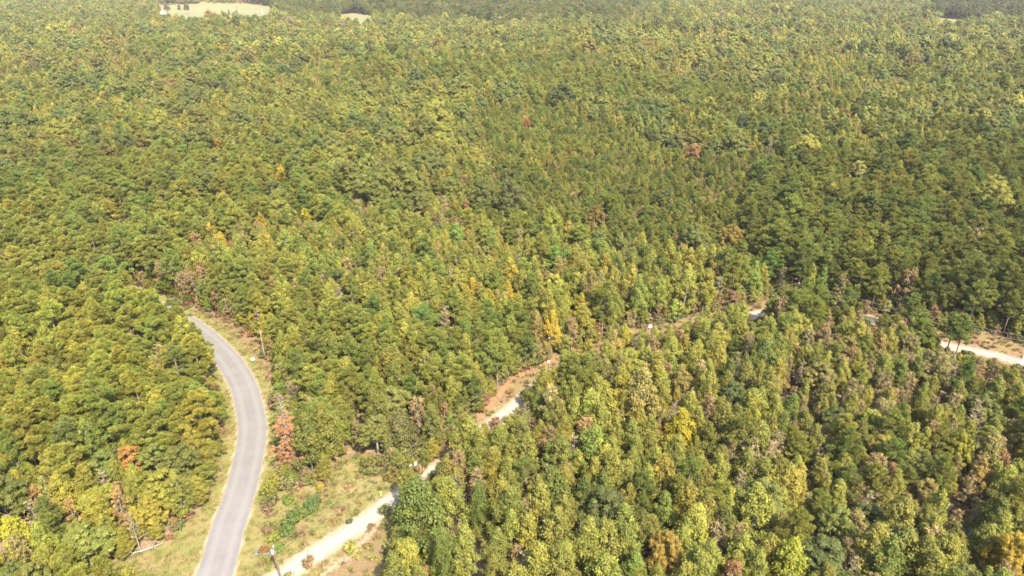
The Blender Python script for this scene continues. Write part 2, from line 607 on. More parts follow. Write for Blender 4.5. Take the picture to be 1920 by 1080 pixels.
def branch_tree(seed, H, R, n=18, r0=.13, lean=(0, 0), sub=True):
    """Trunk and bare branches."""
    r = np.random.default_rng(seed)
    tr = MB()
    top = (lean[0], lean[1], H)
    tr.tube([(0, 0, -.3), (lean[0] * .35 + r.normal() * .1, lean[1] * .35, H * .4), (lean[0] * .7, lean[1] * .7 + r.normal() * .1, H * .72), top], [r0, r0 * .8, r0 * .45, .02], 6)
    tips = []
    for i in range(n):
        t = .3 + .66 * (i + r.random()) / n
        an = i * 2.4 + r.normal() * .4
        L = R * (1.15 - t) * r.uniform(.6, 1.1)
        a = np.array([lean[0] * t, lean[1] * t, H * t])
        b = a + np.array([math.cos(an) * L, math.sin(an) * L, L * r.uniform(.35, 1.0)])
        limb(tr, a, b, .055 * (1.2 - t) + .015, .012, r, 4, -.15)
        tips.append((a, b))
        if sub:
            for q in range(3):
                f = r.uniform(.35, .9)
                c = a * (1 - f) + b * f
                e = c + nrm(r.normal(size=3) + np.array([0, 0, .8])) * L * .45
                limb(tr, c, e, .022, .008, r, 3, 0)
                tips.append((c, e))
    return tr, tips


def shape_bare(seed, H=10.0, R=2.6):
    tr, tips = branch_tree(seed, H, R, 20)
    lf = Leaves(seed + 100)
    r = np.random.default_rng(seed + 1)
    for a, b in tips:
        if r.random() < .55:
            lf.clump(b, .35, .35, 9, .2, shell=.1)
    return lf, tr


def shape_dead_pine(seed, H=12.0, R=2.6, bare_top=.22):
    r = np.random.default_rng(seed)
    tr = MB()
    lf = Leaves(seed + 100)
    tr.tube([(0, 0, -.3), (.05, 0, H * .5), (-.1, .05, H)], [.2, .14, .03], 7)
    for i in range(95):
        t = .12 + .86 * (i + r.random()) / 95
        an = i * 2.4
        L = R * (1.12 - t) ** .8 * r.uniform(.65, 1.15)
        a = np.array([0, 0, H * t])
        b = a + np.array([math.cos(an) * L, math.sin(an) * L, L * r.uniform(-.22, .4)])
        limb(tr, a, b, .05 * (1.2 - t) + .018, .016, r, 4, .1)
        if t < 1 - bare_top:
            for q in range(5):
                if r.random() < .25:
                    continue
                f = r.uniform(.25, 1.0)
                c = a * (1 - f) + b * f
                lf.puff(c + r.normal(size=3) * .2, .3, .22, 26, .028, .17)
    return lf, tr


# variants: species -> list of (crown mesh, trunk mesh, joined mid mesh, joined far mesh)
SPEC = {
    'poplar_tree': (shape_poplar, 8, M_LEAF, M_BARK_GREY, 11.5, (.30, .08)),
    'pine_tree': (shape_pine, 7, M_NEEDLE, M_BARK_PINE, 13.5, (.32, .09)),
    'oak_tree': (shape_oak, 5, M_OAK, M_BARK_OAK, 15.0, (.28, .07)),
    'maple_tree': (shape_gum, 5, M_LEAF, M_BARK_GREY, 9.0, (.32, .1)),
    'bare_tree': (shape_bare, 3, M_LEAF, M_BARK_GREY, 10.0, (.6, .3)),
}
VAR = {}
for si, (sp, (fn, nv, lm, bm, H0, keeps)) in enumerate(SPEC.items()):
    VAR[sp] = []
    for k in range(nv):
        lf, tr = fn(1000 * si + 17 * k)
        crown = lf.mesh('crown', lm)
        trunk = tr.mesh('trunk', bm)
        mids = [lf.mesh(sp + '_shape', lm, kp, tr, bm) for kp in (1.0,) + keeps]
        VAR[sp].append((crown, trunk, mids))

PALETTE = {   # colour word, base colour of the leaves, how common
    'poplar_tree': [('fresh green', (.112, .132, .020), 2.4), ('olive green', (.126, .124, .020), 2.6), ('yellow-green', (.146, .144, .021), 4.2), ('golden yellow', (.215, .170, .018), .35), ('dull tawny green', (.165, .134, .034), 1.6)],
    'pine_tree': [('deep green', (.082, .098, .020), 1.2), ('mid green', (.106, .122, .022), 3), ('olive green', (.128, .134, .022), 3), ('light green', (.146, .150, .025), 2.6)],
    'oak_tree': [('dark green', (.070, .082, .018), 2.6), ('olive green', (.100, .104, .021), 3.4), ('yellow-green', (.142, .142, .022), 1.8), ('bronze green', (.132, .110, .026), 1.1), ('grey-brown', (.140, .112, .048), .5)],
    'maple_tree': [('straw coloured', (.180, .150, .050), 3.2), ('tan brown', (.175, .126, .050), 3.4), ('rusty brown', (.170, .098, .040), 2), ('orange', (.235, .140, .032), .5), ('dusky red', (.160, .070, .046), .35)],
    'bare_tree': [('pale grey', (.19, .15, .07), 2), ('greyish brown', (.14, .10, .06), 1)],
}

# ------------------------------------------------------------------ ground
def axis(a0, a1, step, lo, hi, grow=1.22):
    xs = list(np.arange(a0, a1 + 1e-6, step))
    s = step
    while xs[-1] < hi:
        s *= grow
        xs.append(xs[-1] + s)
    s = step
    while xs[0] > lo:
        s *= grow
        xs.insert(0, xs[0] - s)
    return np.array(xs)


gx = axis(-90, 150, 0.9, -7000, 7000, 1.06)
gy = axis(62, 230, 0.9, -600, 9000, 1.05)
GX, GY = np.meshgrid(gx, gy)
fx, fy = GX.ravel(), GY.ravel()
fz = ground_z(fx, fy)
nxx, nyy = len(gx), len(gy)
me = bpy.data.meshes.new('ground')
me.vertices.add(len(fx))
me.vertices.foreach_set('co', np.stack([fx, fy, fz], 1).astype(np.float32).ravel())
ii, jj = np.meshgrid(np.arange(nxx - 1), np.arange(nyy - 1))
q = (jj * nxx + ii).ravel()
quads = np.stack([q, q + 1, q + nxx + 1, q + nxx], 1).astype(np.int32)
me.loops.add(quads.size)
me.loops.foreach_set('vertex_index', quads.ravel())
me.polygons.add(len(quads))
me.polygons.foreach_set('loop_start', (np.arange(len(quads)) * 4).astype(np.int32))
me.update(calc_edges=True)

near = (np.abs(fx) < 200) & (fy > 30) & (fy < 260)
def masked(fn):
    a = np.zeros(len(fx), np.float32)
    a[near] = fn(fx[near], fy[near])
    return a

road_d = lambda x, y: dist_line(ROAD_S[::3], x, y)
track_d = lambda x, y: dist_line(TRACK_S[::4], x, y)
m_grass = masked(lambda x, y: np.clip(np.maximum(np.maximum(.5 + (5.6 - road_d(x, y)) / 3.0, .5 + sdist(LAWN, x, y) / 4), .62 * (.5 + sdist(CLEAR_A, x, y) / 3)), 0, 1))
m_weed = masked(lambda x, y: np.clip(np.maximum.reduce([.5 + sdist(P, x, y) / 3.5 for P in (CLEAR_A, CLEAR_B, ROW, ROW_B, VERGE, SPOT)]), 0, 1))
CLAY = [(-17.7, 104), (-12.2, 113.8), (-7, 121.1), (-3.6, 128.1), (-0.6, 134.5), (3.2, 139.6), (9.2, 143.2), (13.3, 145.7)]
CLAY_B = [(-36.6, 101), (-32.6, 94.6), (-28.4, 90.7)]
CLAY_C = [(-35.5, 96.7), (-30.5, 91.6), (-33.9, 86.4)]
m_clay = masked(lambda x, y: np.clip(np.maximum.reduce([1.0 - dist_line(CLAY, x, y) / 2.3, .55 - dist_line(CLAY_C, x, y) / 6, .75 - dist_line([(5.7, 136.8), (12.9, 140.3)], x, y) / 3]), 0, 1))
m_sand = masked(lambda x, y: np.clip(np.maximum.reduce([.95 - (np.abs(road_d(x, y) - ROAD_HALF - .1)) / 1.0, .95 - (track_d(x, y) - 1.5) / 1.9, .7 - dist_line([(-31.7, 78.1), (-26.7, 82.9), (-23.2, 90.7)], x, y) / 4.5]), 0, 1))
m_field = np.zeros(len(fx), np.float32)
farm = (fy > 900) & (fy < 2300) & (np.abs(fx) < 1100)
m_field[farm] = np.clip(np.maximum.reduce([.5 + sdist(P, fx[farm], fy[farm]) / 14 for P in (FIELD_A, FIELD_B, FIELD_C)]), 0, 1)
for nm, a in (('grass', m_grass), ('weed', m_weed), ('clay', m_clay), ('sand', m_sand), ('field', m_field)):
    at = me.attributes.new(nm, 'FLOAT', 'POINT')
    at.data.foreach_set('value', a.astype(np.float32))

gm, N, L = new_mat('forest_floor_and_verges')
geo = N.new('ShaderNodeNewGeometry')
pos = geo.outputs['Position']
def attr(nm):
    a = N.new('ShaderNodeAttribute')
    a.attribute_name = nm
    return a.outputs['Fac']
n_big = noise_n(N, L, .06, 4, .55, pos)
n_mid = noise_n(N, L, .35, 5, .6, pos)
n_fine = noise_n(N, L, 1.7, 6, .65, pos)
n_grain = noise_n(N, L, 7.0, 4, .7, pos)
litter = mix_rgb(N, L, ramp01(N, L, n_fine, .35, .65), (.115, .078, .046), (.18, .125, .075))
litter = mix_rgb(N, L, ramp01(N, L, n_mid, .5, .68), litter, (.065, .072, .026))
grass = mix_rgb(N, L, ramp01(N, L, n_fine, .3, .7), (.082, .088, .023), (0.126, 0.105, 0.034))
grass = mix_rgb(N, L, ramp01(N, L, n_mid, .42, .66), grass, (0.147, 0.105, 0.046))
grass = mix_rgb(N, L, math_n(N, L, 'MULTIPLY', ramp01(N, L, n_grain, .5, .75), .5), grass, (.105, .120, .036))
weed = mix_rgb(N, L, ramp01(N, L, n_fine, .3, .7), (0.101, 0.063, 0.032), (0.139, 0.094, 0.046))
weed = mix_rgb(N, L, ramp01(N, L, n_mid, .48, .66), weed, (0.105, 0.097, 0.030))
weed = mix_rgb(N, L, math_n(N, L, 'MULTIPLY', ramp01(N, L, n_grain, .52, .75), .6), weed, (.11, .075, .05))
clay = mix_rgb(N, L, ramp01(N, L, n_fine, .3, .7), (0.155, 0.077, 0.035), (0.189, 0.109, 0.055))
sand = mix_rgb(N, L, ramp01(N, L, n_fine, .3, .7), (0.235, 0.181, 0.115), (0.168, 0.118, 0.067))
sep = N.new('ShaderNodeSeparateXYZ')
L.new(pos, sep.inputs[0])
stripe = noise_n(N, L, .02, 3, .5, pos)
field = mix_rgb(N, L, ramp01(N, L, stripe, .42, .6), (.108, .090, .044), (.088, .100, .031))
field = mix_rgb(N, L, math_n(N, L, 'MULTIPLY', ramp01(N, L, n_big, .4, .65), .45), field, (.125, .100, .054))
def rag(nm, n, amp, lo, hi):
    v = math_n(N, L, 'ADD', attr(nm), math_n(N, L, 'MULTIPLY', math_n(N, L, 'SUBTRACT', n, .5), amp))
    return ramp01(N, L, v, lo, hi)
col = mix_rgb(N, L, rag('weed', n_mid, .9, .40, .58), litter, weed)
col = mix_rgb(N, L, rag('grass', n_mid, .9, .42, .58), col, grass)
col = mix_rgb(N, L, rag('clay', n_mid, 2.0, .45, .8), col, clay)
col = mix_rgb(N, L, rag('sand', n_fine, 1.5, .48, .7), col, sand)
col = mix_rgb(N, L, rag('field', n_big, .3, .45, .55), col, field)
p = N.new('ShaderNodeBsdfPrincipled')
p.inputs['Roughness'].default_value = .95
p.inputs['Specular IOR Level'].default_value = .1
L.new(col, p.inputs['Base Color'])
bp = N.new('ShaderNodeBump')
bp.inputs['Strength'].default_value = .6
bp.inputs['Distance'].default_value = .25
L.new(math_n(N, L, 'ADD', n_fine, n_grain), bp.inputs['Height'])
L.new(bp.outputs[0], p.inputs['Normal'])
o = N.new('ShaderNodeOutputMaterial')
L.new(p.outputs[0], o.inputs['Surface'])
me.materials.append(gm)
ground = bpy.data.objects.new('ground', me)
ground['kind'] = 'structure'
COL.objects.link(ground)


# ------------------------------------------------------------------ road and gravel track
def ribbon(name, line, half_l, half_r, z, mat, nseg, jitter=0.0, thick=.06, seed=0, w_attr=True):
    r = np.random.default_rng(seed)
    n = len(line)
    tan = nrm(np.gradient(line, axis=0))
    nor = np.stack([-tan[:, 1], tan[:, 0]], 1)
    jl = half_l + (np.convolve(r.normal(size=n + 4), np.ones(5) / 5, 'valid') + .7 * r.normal(size=n)) * jitter
    jr = half_r + (np.convolve(r.normal(size=n + 4), np.ones(5) / 5, 'valid') + .7 * r.normal(size=n)) * jitter
    V, A = [], []
    for k in range(nseg + 1):
        t = k / nseg
        off = jl * (1 - t) - jr * t
        p = line + nor * off[:, None]
        edge = 1 - abs(2 * t - 1)
        crown = .05 * min(1, edge * 2)
        V.append(np.column_stack([p, np.full(n, z + crown)]))
        A.append(np.full(n, 2 * t - 1))
    # skirts down into the ground
    V.insert(0, V[0] - np.array([0, 0, thick + z + .05]))
    A.insert(0, A[0])
    V.append(V[-1] - np.array([0, 0, thick + z + .05]))
    A.append(A[-1])
    m = len(V)
    V = np.concatenate(V)
    A = np.concatenate(A)
    F = []
    for k in range(m - 1):
        for i in range(n - 1):
            F.append((k * n + i, (k + 1) * n + i, (k + 1) * n + i + 1, k * n + i + 1))
    me = bpy.data.meshes.new(name)
    me.from_pydata(V.tolist(), [], F)
    at = me.attributes.new('across', 'FLOAT', 'POINT')
    at.data.foreach_set('value', A.astype(np.float32))
    me.materials.append(mat)
    o = bpy.data.objects.new(name, me)
    o['kind'] = 'structure'
    COL.objects.link(o)
    return o


am, N, L = new_mat('worn_asphalt')
geo = N.new('ShaderNodeNewGeometry')
ac = N.new('ShaderNodeAttribute')
ac.attribute_name = 'across'
n1 = noise_n(N, L, .25, 4, .6, geo.outputs['Position'])
n2 = noise_n(N, L, 9.0, 4, .7, geo.outputs['Position'])
absx = math_n(N, L, 'ABSOLUTE', ac.outputs['Fac'])
track = math_n(N, L, 'ABSOLUTE', math_n(N, L, 'SUBTRACT', absx, .5))
lane = ramp01(N, L, track, .26, .08)
c = mix_rgb(N, L, ramp01(N, L, n1, .3, .7), (0.091, 0.083, 0.076), (0.104, 0.096, 0.086))
c = mix_rgb(N, L, math_n(N, L, 'MULTIPLY', lane, .55), c, (0.121, 0.111, 0.098))
c = mix_rgb(N, L, math_n(N, L, 'MULTIPLY', ramp01(N, L, n2, .45, .75), .45), c, (0.071, 0.066, 0.062))
edge = math_n(N, L, 'ADD', absx, math_n(N, L, 'MULTIPLY', math_n(N, L, 'SUBTRACT', n2, .5), .12))
c = mix_rgb(N, L, math_n(N, L, 'MULTIPLY', ramp01(N, L, edge, .95, .985), .8), c, (0.176, 0.134, 0.088))
p = N.new('ShaderNodeBsdfPrincipled')
p.inputs['Roughness'].default_value = .85
p.inputs['Specular IOR Level'].default_value = .2
L.new(c, p.inputs['Base Color'])
o = N.new('ShaderNodeOutputMaterial')
L.new(p.outputs[0], o.inputs['Surface'])
road = ribbon('road', ROAD_S, ROAD_HALF, ROAD_HALF, .05, am, 10, .05, .06, 4)

km, N, L = new_mat('white_limestone_gravel')
geo = N.new('ShaderNodeNewGeometry')
ac = N.new('ShaderNodeAttribute')
ac.attribute_name = 'across'
n1 = noise_n(N, L, .8, 5, .65, geo.outputs['Position'])
n2 = noise_n(N, L, 6.0, 5, .7, geo.outputs['Position'])
c = mix_rgb(N, L, ramp01(N, L, n2, .3, .7), (0.155, 0.132, 0.102), (0.255, 0.224, 0.182))
mid = ramp01(N, L, math_n(N, L, 'ABSOLUTE', math_n(N, L, 'ADD', ac.outputs['Fac'], math_n(N, L, 'MULTIPLY', math_n(N, L, 'SUBTRACT', n1, .5), .5))), .22, .0)
c = mix_rgb(N, L, math_n(N, L, 'MULTIPLY', mid, .55), c, (0.160, 0.113, 0.063))
ed = math_n(N, L, 'ADD', math_n(N, L, 'ABSOLUTE', ac.outputs['Fac']), math_n(N, L, 'MULTIPLY', math_n(N, L, 'SUBTRACT', n1, .5), 1.1))
c = mix_rgb(N, L, math_n(N, L, 'MULTIPLY', ramp01(N, L, ed, .8, 1.0), .85), c, (.36, .26, .14))
p = N.new('ShaderNodeBsdfPrincipled')
p.inputs['Roughness'].default_value = .95
p.inputs['Specular IOR Level'].default_value = .1
L.new(c, p.inputs['Base Color'])
bp = N.new('ShaderNodeBump')
bp.inputs['Strength'].default_value = .5
bp.inputs['Distance'].default_value = .1
L.new(n2, bp.inputs['Height'])
L.new(bp.outputs[0], p.inputs['Normal'])
o = N.new('ShaderNodeOutputMaterial')
L.new(p.outputs[0], o.inputs['Surface'])
gravel = ribbon('gravel_track', TRACK_S, 1.4, 1.4, .02, km, 8, .30, .05, 9)


# ------------------------------------------------------------------ where the trees stand
ZONES = [   # outline on the ground, share of each species, height factor, spacing factor
    ([(-131.6, 108.2), (-147.9, 141.1), (-118, 146.2), (-96.9, 141.1), (-82.6, 146.2), (-65.2, 131.6), (-56.9, 108.2), (-57.3, 100.3), (-75.9, 101.8), (-92.9, 97.3)], (.20, .72, .0, .06, .02), 1.0, 1.0),
    ([(-86.1, 55.8), (-129.4, 110.8), (-96.1, 101.2), (-78.6, 105.8), (-58.7, 102.7), (-36.2, 55.8)], (.34, .13, .30, .20, .03), .82, .95),
    ([(-173.4, 141.1), (-250.6, 242.8), (-204.1, 262.3), (-201.9, 301.7), (-155.4, 310.9), (-112.4, 293.1), (-64.4, 255.5), (-54.9, 220.3), (-84.2, 220.3), (-103.1, 192.6), (-103.5, 170.2), (-82.6, 146.2), (-118, 146.2)], (.13, .70, .10, .06, .01), 1.1, 1.15),
    ([(-57.2, 128.7), (-76.5, 153.5), (-91.4, 165.6), (-80.8, 172.2), (-58, 165.6), (-36, 156.4), (-28.6, 128.7), (-28.1, 113), (-34.2, 111.3), (-46.5, 109.5)], (.38, .55, .0, .05, .02), .80, .85),
    ([(-25.8, 142.8), (-13.9, 156.4), (0, 153.5), (6.5, 142.8), (0, 124.5), (-8.6, 111.3), (-16.9, 109.5), (-24.9, 120.5)], (.34, .60, .0, .05, .01), .85, .85),
    ([(63.4, 151.7), (73.4, 177.1), (80.6, 220.3), (104.8, 277), (148, 310.9), (314.3, 320.5), (178.7, 136.2), (120.7, 138.6), (106.8, 144.9), (87.6, 154.6)], (.10, .70, .10, .07, .03), 1.08, 1.1),
    ([(3.5, 453.3), (9.6, 644), (70.3, 626.9), (70.8, 552.4), (168.3, 503.8), (150.6, 435.6), (78.9, 427.2)], (.10, .84, .0, .05, .01), .85, .9),
    ([(-20.2, 220.4), (-14.8, 309), (-33.1, 387.1), (13.8, 449.5), (83.7, 309), (136.4, 318.4), (107.3, 283.6), (82.5, 225.6), (75.1, 181.4), (57, 197.2), (24.3, 206)], (.34, .34, .0, .30, .02), .68, .82),
    ([(45.4, 82.8), (60.6, 134.8), (88.4, 155.4), (122.5, 134.8), (161.3, 118.1), (125.6, 82.8)], (.44, .08, .10, .34, .04), .84, .95),
    ([(-21.9, 55.8), (-18.6, 91.3), (0, 112.6), (23.2, 132.5), (71.9, 155.4), (60.6, 134.8), (45.4, 82.8), (125.6, 82.8), (104.5, 49.3)], (.70, .05, .09, .13, .03), 1.03, 1.0),
    ([(-104.3, 194.9), (-55.6, 223), (24, 203.6), (56.3, 194.9), (74.2, 179.3), (64.2, 153.5), (0, 124.5), (-28.1, 113)], (.74, .10, .06, .08, .02), 1.05, 1.0),
    ([(-376.6, 1077.2), (-552.2, 1598.5), (322.1, 1598.5), (141.7, 1022.4), (-7.2, 988.8), (-61.2, 1049.1), (-219.4, 1117)], (.06, .58, .30, .05, .01), 1.15, 1.1),
    ([(622.6, 1096.8), (1106.8, 1980.7), (1617.6, 1980.7), (910, 1096.8), (644.6, 1040.1)], (.05, .40, .45, .10, .0), 1.15, 1.1),
]
SPECIES = list(SPEC)
RADIUS = {'poplar_tree': 2.15, 'pine_tree': 2.0, 'oak_tree': 4.2, 'maple_tree': 1.45, 'bare_tree': 1.5}


def zone_of(x, y):
    x = np.asarray(x, float)
    y = np.asarray(y, float)
    k = y / 200.0
    wx = x + (3 * wave(x, y, 22, 3) + 2 * wave(x, y, 9, 5)) * k
    wy = y + (3 * wave(x, y, 22, 6) + 2 * wave(x, y, 9, 8)) * k * 1.5
    z = np.full(x.shape, -1)
    for i in range(len(ZONES) - 1, -1, -1):
        z[in_poly(ZONES[i][0], wx, wy)] = i
    return z


def blocked(x, y, pad=0.0):
    """Places where no tree stands: road, track, clearings, fields."""
    b = dist_line(ROAD_S[::3], x, y) < 6.6 + pad
    b |= dist_line(TRACK_S[::4], x, y) < 2.9 + pad
    b |= (dist_line(ROAD_S[::3], x, y) < 7.8 + pad) & (x < np.interp(y, ROAD_S[:, 1], ROAD_S[:, 0])) & (y < 128)
    for P in CLEARINGS:
        b |= sdist(P, x, y) > ((1.9 if P is ROW else 0.0) - pad)
    return b


def species_mix(x, y, z):
    """Shares of the species at each place, rows of five."""
    w = np.empty((len(x), 5))
    c1, c2, c3 = wave(x, y, 120, 2), wave(x, y, 75, 5), wave(x, y, 170, 7)
    w[:, 0] = .48 + .46 * c1
    w[:, 1] = .10 + .62 * np.clip(c3 - .1, 0, 1)
    w[:, 2] = .20 + .26 * np.clip(-c1, 0, 1)
    w[:, 3] = .13 + .20 * np.clip(c2, 0, 1)
    w[:, 4] = .03
    for i, Z in enumerate(ZONES):
        s = z == i
        w[s] = np.array(Z[1])
    w = np.clip(w, 0.004, None)
    return w / w.sum(1, keepdims=True)


def pick_species(w, u):
    c = np.cumsum(w, 1)
    return (u[:, None] > c).sum(1).clip(0, 4)


